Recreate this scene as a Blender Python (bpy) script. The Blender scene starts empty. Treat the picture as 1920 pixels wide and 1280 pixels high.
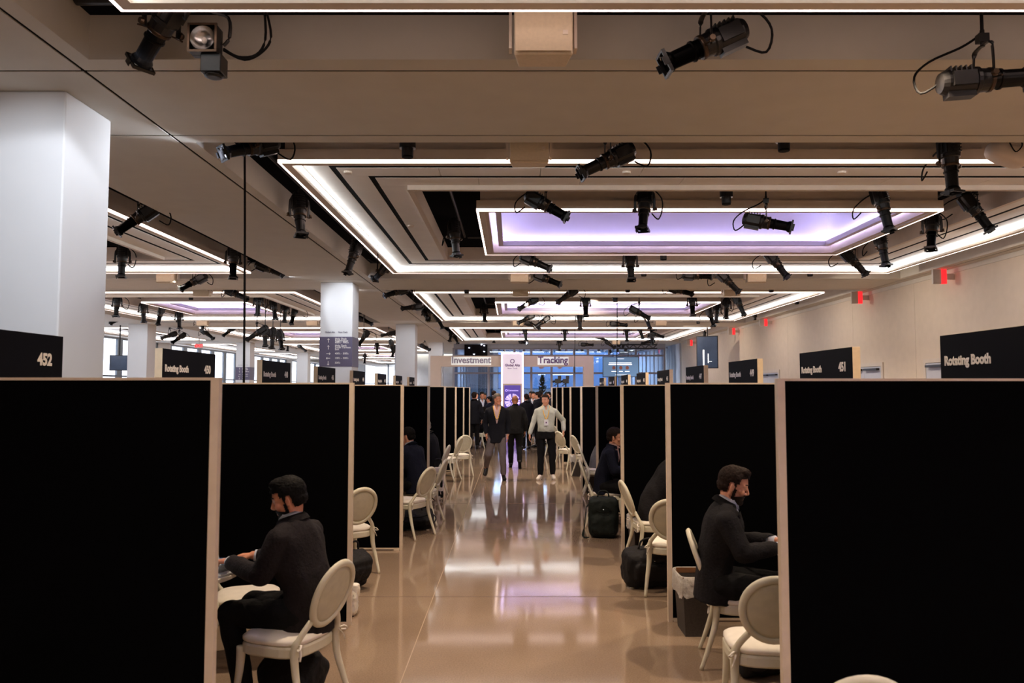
import bpy, bmesh, math, random
from mathutils import Vector, Matrix, Euler
random.seed(7)
PI = math.pi
col = bpy.context.scene.collection
F = 1493.0
TH = math.radians(3.41)
H = 1.88      # eye height
ZC = 4.33     # soffit height
PER = 11.8    # bay length
CX = 961.0

# ------------------------------------------------------------------ materials
def lin(c):
    return tuple(((v / 255.0) / 12.92 if v <= 10 else (((v / 255.0) + .055) / 1.055) ** 2.4) for v in c)

def mat(name, c=(200, 200, 200), rough=.6, metal=0.0, spec=.5, emit=None, es=0.0, noise=None, bump=None, alpha=None, trans=None, coat=0):
    m = bpy.data.materials.new(name)
    m.use_nodes = True
    nt = m.node_tree
    b = nt.nodes['Principled BSDF']
    lc = lin(c) + (1,)
    b.inputs['Base Color'].default_value = lc
    b.inputs['Roughness'].default_value = rough
    b.inputs['Metallic'].default_value = metal
    b.inputs['Specular IOR Level'].default_value = spec
    if coat: b.inputs['Coat Weight'].default_value = coat
    if emit is not None:
        b.inputs['Emission Color'].default_value = lin(emit) + (1,)
        b.inputs['Emission Strength'].default_value = es
    if trans is not None: b.inputs['Transmission Weight'].default_value = trans
    if alpha is not None: b.inputs['Alpha'].default_value = alpha
    if noise or bump:
        tc = nt.nodes.new('ShaderNodeTexCoord')
        n = nt.nodes.new('ShaderNodeTexNoise')
        n.inputs['Scale'].default_value = (noise or bump)[0]
        n.inputs['Detail'].default_value = 4
        nt.links.new(tc.outputs['Object'], n.inputs['Vector'])
        if noise:
            r = nt.nodes.new('ShaderNodeValToRGB')
            k = noise[1]
            r.color_ramp.elements[0].position = .3; r.color_ramp.elements[1].position = .7
            r.color_ramp.elements[0].color = tuple(max(0, x * (1 - k)) for x in lc[:3]) + (1,)
            r.color_ramp.elements[1].color = tuple(min(1, x * (1 + k)) for x in lc[:3]) + (1,)
            nt.links.new(n.outputs['Fac'], r.inputs['Fac'])
            nt.links.new(r.outputs['Color'], b.inputs['Base Color'])
        if bump:
            bp = nt.nodes.new('ShaderNodeBump')
            bp.inputs['Strength'].default_value = bump[1]
            bp.inputs['Distance'].default_value = bump[2] if len(bump) > 2 else .01
            nt.links.new(n.outputs['Fac'], bp.inputs['Height'])
            nt.links.new(bp.outputs['Normal'], b.inputs['Normal'])
    return m

M = {}
M['paint'] = mat('ceiling_paint', (205, 200, 190), .75, noise=(3, .03), bump=(160, .05, .002))
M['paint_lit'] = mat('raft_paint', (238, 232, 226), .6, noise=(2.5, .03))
M['trim'] = mat('trim_paint', (222, 208, 194), .55, noise=(9, .03))
M['void'] = mat('plenum_black', (16, 13, 14), .95, spec=.1, noise=(2, .3))
M['groove'] = mat('reveal_black', (10, 9, 10), .9, spec=.1, noise=(4, .2))
M['column'] = mat('column_plaster', (212, 210, 208), .65, noise=(2, .02), bump=(90, .04, .002))
M['wall'] = mat('wall_fabric', (210, 198, 182), .8, noise=(5, .03), bump=(200, .08, .002))
M['wall_grey'] = mat('wall_grey', (170, 176, 190), .7, noise=(3, .04))
M['led'] = mat('led_line', (255, 255, 255), .5, emit=(255, 226, 216), es=3.2)
M['cove'] = mat('led_cove', (255, 255, 255), .5, emit=(240, 247, 250), es=5.0)
M['lilac_led'] = mat('led_lilac', (220, 210, 255), .5, emit=(214, 208, 255), es=15.0)
M['dome'] = mat('dome_paint', (228, 224, 238), .6, noise=(2, .02))
M['black'] = mat('black_fabric', (4, 4, 6), .95, spec=.04, noise=(30, .25), bump=(500, .15, .001))
M['alu'] = mat('aluminium_post', (216, 198, 178), .5, metal=.0, noise=(14, .05))
M['blackmetal'] = mat('black_enamel', (17, 15, 16), .38, spec=.5, noise=(25, .25))
M['blackrough'] = mat('black_rubber', (12, 11, 12), .8, spec=.2, noise=(40, .2))
M['bronze'] = mat('worn_bronze', (74, 58, 44), .35, metal=.7, noise=(20, .3))
M['glasslens'] = mat('lens_glass', (90, 100, 110), .08, spec=.8, noise=(10, .1))
M['signblack'] = mat('sign_vinyl', (9, 9, 17), .7, spec=.08, noise=(6, .1))
M['signwood'] = mat('sign_edge', (224, 200, 166), .6, noise=(18, .06))
M['letter'] = mat('white_lettering', (238, 230, 222), .6, noise=(10, .03))
M['chair'] = mat('cream_lacquer', (212, 206, 186), .42, noise=(12, .05))
M['chairpad'] = mat('oval_panel', (198, 192, 170), .5, noise=(20, .06), bump=(120, .06, .002))
M['cushion'] = mat('white_cushion', (232, 224, 214), .85, noise=(15, .05), bump=(45, .3, .004))
M['skin1'] = mat('skin_tan', (200, 134, 104), .5, noise=(25, .1))
M['skin2'] = mat('skin_fair', (214, 152, 124), .5, noise=(25, .1))
M['skin3'] = mat('skin_brown', (150, 96, 68), .5, noise=(25, .1))
M['suit'] = mat('charcoal_suit', (31, 26, 30), .85, spec=.2, noise=(60, .2), bump=(18, .5, .01))
M['suit2'] = mat('dark_suit', (25, 23, 27), .85, spec=.2, noise=(60, .2), bump=(18, .5, .01))
M['navy'] = mat('navy_wool', (16, 19, 36), .85, spec=.2, noise=(60, .2), bump=(18, .5, .01))
M['trouser'] = mat('black_trousers', (13, 12, 15), .85, spec=.2, noise=(50, .2), bump=(14, .5, .01))
M['greytrouser'] = mat('grey_trousers', (104, 94, 94), .85, spec=.2, noise=(50, .12), bump=(14, .6, .012))
M['shirt'] = mat('white_shirt', (206, 210, 224), .8, noise=(20, .04), bump=(25, .4, .006))
M['shirtpink'] = mat('pink_shirt', (206, 170, 168), .8, noise=(20, .04), bump=(25, .4, .006))
M['shirtgreen'] = mat('pale_shirt', (184, 186, 176), .8, noise=(20, .05), bump=(16, .8, .014))
M['shirtblue'] = mat('blue_shirt', (112, 132, 160), .8, noise=(20, .05), bump=(16, .6, .01))
M['greyjacket'] = mat('grey_jacket', (92, 90, 96), .85, noise=(20, .1), bump=(18, .5, .01))
M['blackshirt'] = mat('black_shirt', (16, 15, 18), .8, spec=.2, noise=(20, .2), bump=(16, .6, .01))
M['hairblack'] = mat('black_hair', (12, 9, 9), .7, spec=.15, noise=(80, .4), bump=(60, .35, .006))
M['hairbrown'] = mat('brown_hair', (34, 22, 18), .7, spec=.15, noise=(80, .4), bump=(60, .35, .006))
M['hairgrey'] = mat('grey_hair', (120, 112, 108), .6, noise=(80, .3), bump=(60, .35, .006))
M['hairsilver'] = mat('greying_hair', (86, 72, 62), .6, noise=(80, .3), bump=(60, .35, .006))
M['eye'] = mat('eye_white', (220, 212, 205), .2, noise=(5, .02))
M['iris'] = mat('eye_iris', (40, 26, 18), .2, noise=(5, .1))
M['shoe'] = mat('black_leather', (16, 14, 15), .3, noise=(20, .2))
M['sneaker'] = mat('white_sneaker', (226, 216, 208), .6, noise=(20, .05))
M['sneakblue'] = mat('blue_sneaker', (24, 44, 70), .7, noise=(20, .3))
M['lanyard'] = mat('yellow_lanyard', (222, 172, 70), .6, noise=(20, .05))
M['badge'] = mat('badge_card', (226, 224, 228), .4, noise=(20, .03))
M['bag'] = mat('black_nylon', (20, 18, 22), .75, spec=.3, noise=(40, .25), bump=(26, .6, .01))
M['baggreen'] = mat('dark_green_nylon', (20, 28, 26), .7, spec=.3, noise=(40, .25), bump=(26, .6, .01))
M['buckle'] = mat('steel_buckle', (190, 190, 190), .25, metal=1, noise=(10, .05))
M['bin'] = mat('grey_bin', (96, 88, 84), .7, noise=(70, .16), bump=(220, .3, .002))
M['binbrown'] = mat('brown_bin_rim', (150, 104, 66), .7, noise=(20, .1))
M['liner'] = mat('clear_liner', (226, 220, 216), .3, alpha=.62, noise=(20, .05), bump=(20, 1, .02))
M['table'] = mat('white_laminate', (224, 216, 206), .35, noise=(10, .02))
M['laptop'] = mat('silver_laptop', (196, 204, 214), .3, metal=.5, noise=(10, .03))
M['keys'] = mat('laptop_keys', (26, 26, 30), .5, noise=(10, .1))
M['folder'] = mat('blue_folder', (38, 92, 140), .5, noise=(10, .06))
M['speaker'] = mat('cream_speaker', (216, 198, 170), .6, noise=(40, .05), bump=(300, .2, .001))
M['red'] = mat('red_exit_glow', (255, 40, 40), .4, emit=(255, 34, 40), es=.9)
M['exitbox'] = mat('exit_housing', (196, 190, 184), .5, noise=(10, .03))
M['door'] = mat('door_paint', (188, 192, 204), .5, noise=(6, .02))
M['doorframe'] = mat('door_frame_paint', (206, 196, 184), .5, noise=(6, .02))
M['arch'] = mat('arch_panel', (214, 198, 186), .6, noise=(5, .02))
M['haloglow'] = mat('halo_backlight', (255, 255, 255), .5, emit=(240, 250, 244), es=.24)
M['letterpurple'] = mat('purple_letter', (104, 62, 118), .5, noise=(10, .05))
M['lettergrey'] = mat('pale_letter', (158, 148, 168), .5, noise=(10, .03))
M['towerface'] = mat('tower_face', (238, 230, 240), .5, emit=(226, 214, 236), es=.22, noise=(3, .02))
M['towerled'] = mat('tower_led', (255, 240, 255), .5, emit=(226, 200, 255), es=2.4)
M['towerscreen'] = mat('tower_screen', (48, 30, 110), .3, emit=(70, 44, 150), es=.5, noise=(3, .15))
M['towerart'] = mat('tower_screen_art', (200, 180, 240), .3, emit=(190, 175, 240), es=.6)
M['screenwhite'] = mat('screen_text_or_streak', (255, 255, 255), .3, emit=(235, 240, 250), es=.8)
M['screenblue'] = mat('screen_blue', (60, 90, 130), .3, emit=(104, 132, 162), es=.42, noise=(.6, .15))
M['screendark'] = mat('screen_dark', (40, 50, 66), .3, emit=(60, 74, 100), es=.25, noise=(2, .5))
M['screenskin'] = mat('screen_portrait', (90, 50, 40), .3, emit=(120, 70, 60), es=.4, noise=(4, .2))
M['mullion'] = mat('grey_mullion', (150, 150, 162), .5, noise=(6, .04))
M['bluewall'] = mat('blue_lit_wall', (186, 196, 212), .7, noise=(1.2, .15))
M['bluecurtain'] = mat('blue_blind', (168, 182, 200), .7, noise=(2, .1))
M['darkblue'] = mat('dark_blue_drape', (20, 28, 50), .8, noise=(3, .2))
M['wayfind'] = mat('wayfinding_panel', (92, 84, 104), .5, noise=(3, .05))
M['winframe'] = mat('window_frame', (96, 104, 112), .5, noise=(6, .05))
M['bulb'] = mat('lit_lens', (230, 235, 255), .3, emit=(226, 232, 255), es=8.0)
M['bulbviolet'] = mat('violet_lens', (190, 180, 255), .3, emit=(190, 180, 255), es=3.0)
M['crowdsuit'] = mat('dark_jacket', (20, 20, 28), .85, spec=.2, noise=(30, .2))

def glass(name, tint, rough=.02, mixf=.12):
    m = bpy.data.materials.new(name); m.use_nodes = True
    nt = m.node_tree; nt.nodes.clear()
    o = nt.nodes.new('ShaderNodeOutputMaterial'); mx = nt.nodes.new('ShaderNodeMixShader')
    t = nt.nodes.new('ShaderNodeBsdfTransparent'); g = nt.nodes.new('ShaderNodeBsdfGlossy')
    t.inputs[0].default_value = lin(tint) + (1,); g.inputs['Roughness'].default_value = rough
    mx.inputs[0].default_value = mixf
    nt.links.new(t.outputs[0], mx.inputs[1]); nt.links.new(g.outputs[0], mx.inputs[2]); nt.links.new(mx.outputs[0], o.inputs[0])
    return m
M['glass_end'] = glass('glass_blue', (214, 226, 240))
M['glass_win'] = glass('glass_window', (244, 248, 255))

# polished concrete
def floor_mat():
    m = bpy.data.materials.new('polished_concrete'); m.use_nodes = True
    nt = m.node_tree; b = nt.nodes['Principled BSDF']
    tc = nt.nodes.new('ShaderNodeTexCoord')
    n1 = nt.nodes.new('ShaderNodeTexNoise'); n1.inputs['Scale'].default_value = .7; n1.inputs['Detail'].default_value = 6
    n2 = nt.nodes.new('ShaderNodeTexNoise'); n2.inputs['Scale'].default_value = 90; n2.inputs['Detail'].default_value = 3
    for n in (n1, n2): nt.links.new(tc.outputs['Object'], n.inputs['Vector'])
    r = nt.nodes.new('ShaderNodeValToRGB')
    r.color_ramp.elements[0].color = lin((146, 124, 106)) + (1,); r.color_ramp.elements[0].position = .3
    r.color_ramp.elements[1].color = lin((168, 145, 125)) + (1,); r.color_ramp.elements[1].position = .7
    nt.links.new(n1.outputs['Fac'], r.inputs['Fac'])
    mx = nt.nodes.new('ShaderNodeMixRGB'); mx.blend_type = 'MULTIPLY'; mx.inputs[0].default_value = .35
    r2 = nt.nodes.new('ShaderNodeValToRGB'); r2.color_ramp.elements[0].position = .35; r2.color_ramp.elements[1].position = .6
    r2.color_ramp.elements[0].color = (.45, .42, .4, 1)
    nt.links.new(n2.outputs['Fac'], r2.inputs['Fac'])
    nt.links.new(r.outputs['Color'], mx.inputs[1]); nt.links.new(r2.outputs['Color'], mx.inputs[2])
    nt.links.new(mx.outputs['Color'], b.inputs['Base Color'])
    rr = nt.nodes.new('ShaderNodeMapRange'); rr.inputs[3].default_value = .05; rr.inputs[4].default_value = .10
    nt.links.new(n1.outputs['Fac'], rr.inputs[0]); nt.links.new(rr.outputs[0], b.inputs['Roughness'])
    b.inputs['Specular IOR Level'].default_value = .85
    # gentle unevenness of the polished slab
    n3 = nt.nodes.new('ShaderNodeTexNoise'); n3.inputs['Scale'].default_value = 1.6; n3.inputs['Detail'].default_value = 2
    nt.links.new(tc.outputs['Object'], n3.inputs['Vector'])
    bp = nt.nodes.new('ShaderNodeBump'); bp.inputs['Strength'].default_value = .09; bp.inputs['Distance'].default_value = .01
    nt.links.new(n3.outputs['Fac'], bp.inputs['Height']); nt.links.new(bp.outputs['Normal'], b.inputs['Normal'])
    return m
M['floor'] = floor_mat()
M['joint'] = mat('floor_joint_filler', (178, 154, 130), .5, noise=(9, .1))
M['jointdark'] = mat('floor_saw_cut', (104, 80, 66), .6, noise=(9, .1))

# ------------------------------------------------------------------ mesh helpers
def NB(): return bmesh.new()

def box(bm, x0, x1, y0, y1, z0, z1, mtx=None):
    vs = [bm.verts.new((x, y, z)) for z in (z0, z1) for y in (y0, y1) for x in (x0, x1)]
    for f in ((0, 2, 3, 1), (4, 5, 7, 6), (0, 1, 5, 4), (2, 6, 7, 3), (0, 4, 6, 2), (1, 3, 7, 5)):
        bm.faces.new([vs[i] for i in f])
    if mtx is not None:
        for v in vs: v.co = mtx @ v.co
    return vs

def loft(bm, rings, cap=True):
    R = [[bm.verts.new(p) for p in r] for r in rings]
    n = len(R[0])
    for a, b in zip(R, R[1:]):
        for i in range(n):
            bm.faces.new((a[i], a[(i + 1) % n], b[(i + 1) % n], b[i]))
    if cap:
        bm.faces.new(R[0][::-1]); bm.faces.new(R[-1])
    return R

def ring(c, ux, uy, a, b, n=16, pw=1.0):
    out = []
    for i in range(n):
        t = 2 * PI * i / n
        ct, st = math.cos(t), math.sin(t)
        if pw != 1.0:
            ct = math.copysign(abs(ct) ** pw, ct); st = math.copysign(abs(st) ** pw, st)
        out.append(c + ux * (a * ct) + uy * (b * st))
    return out

def frame_of(d, up=Vector((0, 0, 1))):
    d = d.normalized()
    if abs(d.dot(up)) > .97: up = Vector((1, 0, 0))
    x = up.cross(d).normalized()
    return x, d.cross(x).normalized()

def tube(bm, pts, rad, n=10, squash=1.0, up=Vector((0, 0, 1)), cap=True, pw=1.0):
    pts = [Vector(p) for p in pts]
    if not hasattr(rad, '__len__'): rad = [rad] * len(pts)
    rs = []
    for i, p in enumerate(pts):
        d = pts[min(i + 1, len(pts) - 1)] - pts[max(i - 1, 0)]
        ux, uy = frame_of(d, up)
        rs.append(ring(p, ux, uy, rad[i], rad[i] * squash, n, pw))
    loft(bm, rs, cap)

def smooth_path(pts, k=4, closed=False):
    P = [Vector(p) for p in pts]; out = []
    n = len(P)
    rng = range(n if closed else n - 1)
    for i in rng:
        if closed: a, b, c, d = P[(i - 1) % n], P[i], P[(i + 1) % n], P[(i + 2) % n]
        else: a, b, c, d = P[max(i - 1, 0)], P[i], P[i + 1], P[min(i + 2, n - 1)]
        for j in range(k):
            t = j / k
            out.append(.5 * ((2 * b) + (c - a) * t + (2 * a - 5 * b + 4 * c - d) * t * t + (3 * b - a - 3 * c + d) * t ** 3))
    if not closed: out.append(P[-1])
    return out

def capsule(bm, p0, r0, p1, r1, n=14, m=4):
    p0, p1 = Vector(p0), Vector(p1)
    d = (p1 - p0)
    if d.length < 1e-5: d = Vector((0, 0, 1e-4))
    dn = d.normalized(); ux, uy = frame_of(dn)
    rs = []
    for j in range(1, m + 1):
        t = (PI / 2) * j / m
        rs.append(ring(p0 - dn * r0 * math.cos(t), ux, uy, r0 * math.sin(t), r0 * math.sin(t), n))
    for j in range(m, 0, -1):
        t = (PI / 2) * j / m
        rs.append(ring(p1 + dn * r1 * math.cos(t), ux, uy, r1 * math.sin(t), r1 * math.sin(t), n))
    loft(bm, rs)

def ellipsoid(bm, c, r, mtx=None, n=18, m=12):
    c = Vector(c); rs = []
    for j in range(1, m):
        t = PI * j / m
        rs.append([Vector((r[0] * math.sin(t) * math.cos(2 * PI * i / n), r[1] * math.sin(t) * math.sin(2 * PI * i / n), -r[2] * math.cos(t))) for i in range(n)])
    if mtx is not None: rs = [[mtx @ p for p in q] for q in rs]
    loft(bm, [[p + c for p in q] for q in rs])

def lathe(bm, prof, n=24, axis='Z', c=(0, 0, 0), cap=True):
    c = Vector(c); rs = []
    for r, h in prof:
        q = []
        for i in range(n):
            t = 2 * PI * i / n
            a, b = r * math.cos(t), r * math.sin(t)
            q.append(c + (Vector((a, b, h)) if axis == 'Z' else Vector((h, a, b))))
        rs.append(q)
    loft(bm, rs, cap)

def to_mesh(bm, name, smooth=False, recalc=True):
    if recalc: bmesh.ops.recalc_face_normals(bm, faces=bm.faces[:])
    me = bpy.data.meshes.new(name); bm.to_mesh(me); bm.free()
    if smooth: me.shade_smooth()
    return me

def obj(name, bm, m, parent=None, smooth=False, bevel=0, loc=None):
    me = bm if isinstance(bm, bpy.types.Mesh) else to_mesh(bm, name, smooth)
    if not me.materials: me.materials.append(M[m] if isinstance(m, str) else m)
    o = bpy.data.objects.new(name, me); col.objects.link(o)
    if parent is not None: o.parent = parent
    if bevel:
        b = o.modifiers.new('bevel', 'BEVEL'); b.width = bevel; b.segments = 2; b.limit_method = 'ANGLE'
    if loc is not None: o.location = loc
    return o

def tag(o, label, cat, group=None, kind=None):
    o['label'] = label; o['category'] = cat
    if group: o['group'] = group
    if kind: o['kind'] = kind
    return o

def thing(name, label, cat, loc=(0, 0, 0), rz=0, group=None):
    o = bpy.data.objects.new(name, None); col.objects.link(o)
    o.empty_display_size = .1
    o.location = loc; o.rotation_euler = (0, 0, rz)
    return tag(o, label, cat, group)

def struct(name, bm, m, parent=None, smooth=False):
    o = obj(name, bm, m, parent, smooth)
    if parent is None: o['kind'] = 'structure'
    return o

def copy_tree(o, parent=None):
    c = o.copy(); col.objects.link(c); c.parent = parent
    for ch in o.children: copy_tree(ch, c)
    return c

def place(proto, used, loc, rz, label):
    """first call moves the prototype itself, later calls copy it with its parts"""
    o = proto if not used else copy_tree(proto)
    used.append(1)
    o.location = loc; o.rotation_euler = (0, 0, rz); o['label'] = label
    return o

def remeshed(bm, voxel, sm=3, name='body'):
    me = bpy.data.meshes.new(name + '_tmp')
    bmesh.ops.recalc_face_normals(bm, faces=bm.faces[:])
    bm.to_mesh(me); bm.free()
    t = bpy.data.objects.new('tmp', me); col.objects.link(t)
    r = t.modifiers.new('r', 'REMESH'); r.mode = 'VOXEL'; r.voxel_size = voxel
    if sm:
        s = t.modifiers.new('s', 'SMOOTH'); s.iterations = sm; s.factor = .5
    dg = bpy.context.evaluated_depsgraph_get(); dg.update()
    out = bpy.data.meshes.new_from_object(t.evaluated_get(dg), depsgraph=dg)
    bpy.data.objects.remove(t); bpy.data.meshes.remove(me)
    out.name = name; out.shade_smooth()
    return out

def crumple(me, amp, freq, stretch=(1, 1, 1), seed=0):
    from mathutils import noise
    off = Vector((seed * 3.1, seed * 1.7, seed))
    n = len(me.vertices); co = [0.0] * (3 * n); no = [0.0] * (3 * n)
    me.vertices.foreach_get('co', co); me.vertices.foreach_get('normal', no)
    for i in range(n):
        j = 3 * i
        c = Vector((co[j] * stretch[0], co[j + 1] * stretch[1], co[j + 2] * stretch[2])) * freq + off
        k = amp * ((1 - abs(noise.noise(c)) * 3.2) * .6 + noise.noise(c * 2.3 + off) * .7)
        co[j] += no[j] * k; co[j + 1] += no[j + 1] * k; co[j + 2] += no[j + 2] * k
    me.vertices.foreach_set('co', co); me.update()
    return me

def cull(me, test):
    """drop the faces whose centre passes test(co)"""
    bm = bmesh.new(); bm.from_mesh(me)
    bmesh.ops.delete(bm, geom=[f for f in bm.faces if test(f.calc_center_median())], context='FACES')
    bm.to_mesh(me); bm.free(); me.shade_smooth()
    return me

def text_mesh(s, size, extrude=.002, bold=.0, align='LEFT', spacing=1.0):
    c = bpy.data.curves.new('t', 'FONT'); c.body = s; c.size = size; c.extrude = extrude; c.offset = bold
    c.align_x = align; c.resolution_u = 3; c.space_character = spacing
    t = bpy.data.objects.new('tmp', c); col.objects.link(t)
    dg = bpy.context.evaluated_depsgraph_get(); dg.update()
    me = bpy.data.meshes.new_from_object(t.evaluated_get(dg), depsgraph=dg)
    bpy.data.objects.remove(t); bpy.data.curves.remove(c)
    me.materials.clear()
    return me

def text_obj(name, s, size, m, parent, loc, rot, extrude=.002, bold=0, align='LEFT', spacing=1.0):
    me = text_mesh(s, size, extrude, bold * size, align, spacing)
    o = obj(name, me, m, parent, loc=loc)
    o.rotation_euler = rot
    return o

def ang(py): return math.atan((640 - py) / F) + TH
def at_y(px, py, Y):
    z = Y * math.tan(ang(py))
    return Vector(((px - CX) * (Y * math.cos(TH) + z * math.sin(TH)) / F, Y, H + z))
def at_x(px, py, X):
    Y = X * F / (px - CX)
    for _ in range(6):
        z = Y * math.tan(ang(py))
        Y = (X * F / (px - CX) - z * math.sin(TH)) / math.cos(TH)
    return Vector((X, Y, H + Y * math.tan(ang(py))))
# ------------------------------------------------------------------ room shell
XR = 9.0; XL = -18.7
bm = NB(); box(bm, XL - .3, 22, -5, 90, -.2, 0); struct('floor', bm, 'floor')
bm = NB()
box(bm, -.722, -.716, -4, 43, .0, .0012)
struct('trim_1', bm, 'joint')
bm = NB()
for y in (1.45, 7.35, 13.25, 19.15, 25.05, 30.95, 36.85):
    box(bm, -8, 9, y - .005, y + .005, 0, .0012)
struct('trim_2', bm, 'jointdark')

def cells(bm, xs, ys, skip, z0, z1):
    for a, b in zip(xs, xs[1:]):
        for c, d in zip(ys, ys[1:]):
            mx, my = (a + b) / 2, (c + d) / 2
            if not skip(mx, my, a, b, c, d): box(bm, a, b, c, d, z0, z1)

OPEN_X = [(-3.16, 8.63), (-13.35, -4.9), (-18.25, -15.1)]
KS = range(-1, 7)
def open_y(k): return (7.8 + PER * k, 17.6 + PER * k)
# soffit slab with real reveals (gaps) and openings
xs = sorted({XL, 22.0, -3.325, -3.295, 8.77, 8.8} | {v for o in OPEN_X for v in o})
ys = [-5.0]
for k in range(-1, 7):
    b0 = 6.0 + PER * k
    for v in (b0 - 11.8 + 11.6, b0, b0 + .03, b0 + 1.57, b0 + 1.6, b0 + 1.8):
        if -5 < v < 90: ys.append(v)
ys = sorted(set(round(v, 4) for v in ys if v <= 88) | {90.0})
gx = [(-3.325, -3.295), (8.77, 8.8)]
gy = [(6.0 + PER * k, 6.03 + PER * k) for k in range(-1, 7)] + [(7.57 + PER * k, 7.6 + PER * k) for k in range(-1, 7)]
def skip(mx, my, a, b, c, d):
    for o in OPEN_X:
        if o[0] < mx < o[1]:
            for k in range(-2, 7):
                y0, y1 = open_y(k)
                if y0 < my < y1:
                    if o[0] > -4 and k >= 3: return False
                    return True
    if any(g[0] < mx < g[1] for g in gx) and my < 43: return True
    if any(g[0] < my < g[1] for g in gy) and mx < 9: return True
    return False
bm = NB(); cells(bm, xs, ys, skip, ZC, ZC + .34)
struct('ceiling', bm, 'paint')
bm = NB()
box(bm, XL, 22, -5, 90, ZC + 1.5, ZC + 1.6)
# backing above the reveals
for g in gx: box(bm, g[0] + .0005, g[1] - .0005, -4.9, 43, ZC + .008, ZC + .02)
for g in gy: box(bm, XL + .1, 8.9, g[0] + .0005, g[1] - .0005, ZC + .008, ZC + .02)
struct('ceiling', bm, 'void')

# walls
def wall(name, x0, x1, y0, y1, m, z1=ZC + 1.6, z0=0):
    bm = NB(); box(bm, x0, x1, y0, y1, z0, z1); return struct(name, bm, m)
bm = NB()
yy = -5.0
seams = [5.4, 9.0, 12.4, 17.75, 21.0, 26.0, 31.0, 36.5]
prev = -5.0
for s in seams + [42.4]:
    box(bm, XR, XR + .2, prev + .004, s - .004, 0, ZC + 1.6); prev = s
box(bm, XR + .02, XR + .2, -5, 42.4, 0, ZC + 1.6)
struct('wall_right', bm, 'wall')
wall('wall_back', XL, XR, -5.2, -5, 'wall')
wall('wall_far', 9.3, 20, 62, 62.2, 'wall')
wall('wall_far_left', -8.0, -3.2, 60, 60.2, 'wall')
wall('wall_side_right', 14, 14.2, 42, 62, 'wall')
bm = NB(); box(bm, XR - .02, XR, -5, 42.4, ZC - .09, ZC); struct('trim_3', bm, 'paint')
wall('wall_corner', 9.2, 14, 41, 41.2, 'wall')

# left window wall: mullioned daylight windows
def window(name, x0, x1, y0, y1, z0, z1, n, transoms, axis, m_frame='winframe', m_glass='glass_win', fw=.07):
    fb = NB()
    L = (y1 - y0) if axis == 'y' else (x1 - x0)
    def bar(a, b, c, d):   # a..b along, c..d vertical
        if axis == 'y': box(fb, x0, x1, y0 + a, y0 + b, c, d)
        else: box(fb, x0 + a, x0 + b, y0, y1, c, d)
    for i in range(n + 1):
        t = L * i / n
        bar(max(0, t - fw / 2), min(L, t + fw / 2), z0, z1)
    for t in [z0, z1 - .08] + list(transoms): 
        for i in range(n):
            bar(L * i / n + fw / 2, L * (i + 1) / n - fw / 2, t, t + .08)
    o = struct(name, fb, m_frame)
    g = NB()
    if axis == 'y': box(g, (x0 + x1) / 2 - .006, (x0 + x1) / 2 + .006, y0 + .01, y1 - .01, z0 + .01, z1 - .01)
    else: box(g, x0 + .01, x1 - .01, (y0 + y1) / 2 - .006, (y0 + y1) / 2 + .006, z0 + .01, z1 - .01)
    obj('glass_pane', g, m_glass, o)
    return o
WY = [(8, 18), (20, 30), (32, 42), (43.5, 54), (55.5, 66), (67.5, 84)]
prev = -5
for i, (a, b) in enumerate(WY):
    wall('wall_left', XL - .2, XL, prev, a, 'column'); prev = b
    window('window_%d' % (i + 1), XL - .14, XL - .04, a, b, .3, ZC - .02, int((b - a) / 2.0), (2.45,), 'y', fw=.5)
    wall('wall_left', XL - .2, XL, a, b, 'column', z0=0, z1=.3)
    wall('wall_left', XL - .2, XL, a, b, 'column', z0=ZC - .02)
wall('wall_left', XL - .2, XL, prev, 90, 'column')
window('window_7', -15.6, -8.2, 84.1, 84.2, .3, ZC + .2, 3, (2.45,), 'x', fw=.12)
wall('wall_far_end', XL, -15.6, 84, 84.2, 'column'); 
wall('wall_far_end', -8.2, -3.0, 84, 84.2, 'column')
wall('wall_far_end', -15.6, -8.2, 84, 84.2, 'column', z0=ZC + .2)
wall('wall_far_end', -15.6, -8.2, 84, 84.2, 'column', z0=0, z1=.3)

# columns
def column(x, y, n, w=.74):
    bm = NB(); box(bm, x - w / 2, x + w / 2, y - w / 2, y + w / 2, 0, ZC)
    o = struct('column', bm, 'column')
    b = o.modifiers.new('bevel', 'BEVEL'); b.width = .012; b.segments = 2
    return o
COLS = []
for k in range(0, 5):
    if k < 4 : COLS.append((-4.05, 6.8 + PER * k))
COLS.append((-3.55, 54.0))
for k in range(2, 6): COLS.append((-14.17, 6.8 + PER * k))
for i, (x, y) in enumerate(COLS): column(x, y, i)

# doors in the right wall
def wall_door(n, y0, y1, top=2.44):
    bm = NB()
    box(bm, XR - .03, XR - .001, y0 - .09, y0, 0, top + .09)
    box(bm, XR - .03, XR - .001, y1, y1 + .09, 0, top + .09)
    box(bm, XR - .03, XR - .001, y0, y1, top, top + .09)
    o = struct('door_%d' % n, bm, 'doorframe')
    b = NB(); mid = (y0 + y1) / 2
    box(b, XR - .018, XR - .002, y0, mid - .004, .01, top - .01)
    box(b, XR - .018, XR - .002, mid + .004, y1, .01, top - .01)
    obj('door_leaf', b, 'door', o)
    b = NB(); box(b, XR - .1, XR - .02, y0 + .1, mid - .1, top - .1, top - .05); box(b, XR - .1, XR - .02, mid + .1, y1 - .1, top - .1, top - .05)
    obj('door_closer', b, 'blackmetal', o)
wall_door(1, 15.3, 17.3); wall_door(2, 19.4, 21.3); wall_door(3, 26.9, 28.8)

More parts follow.
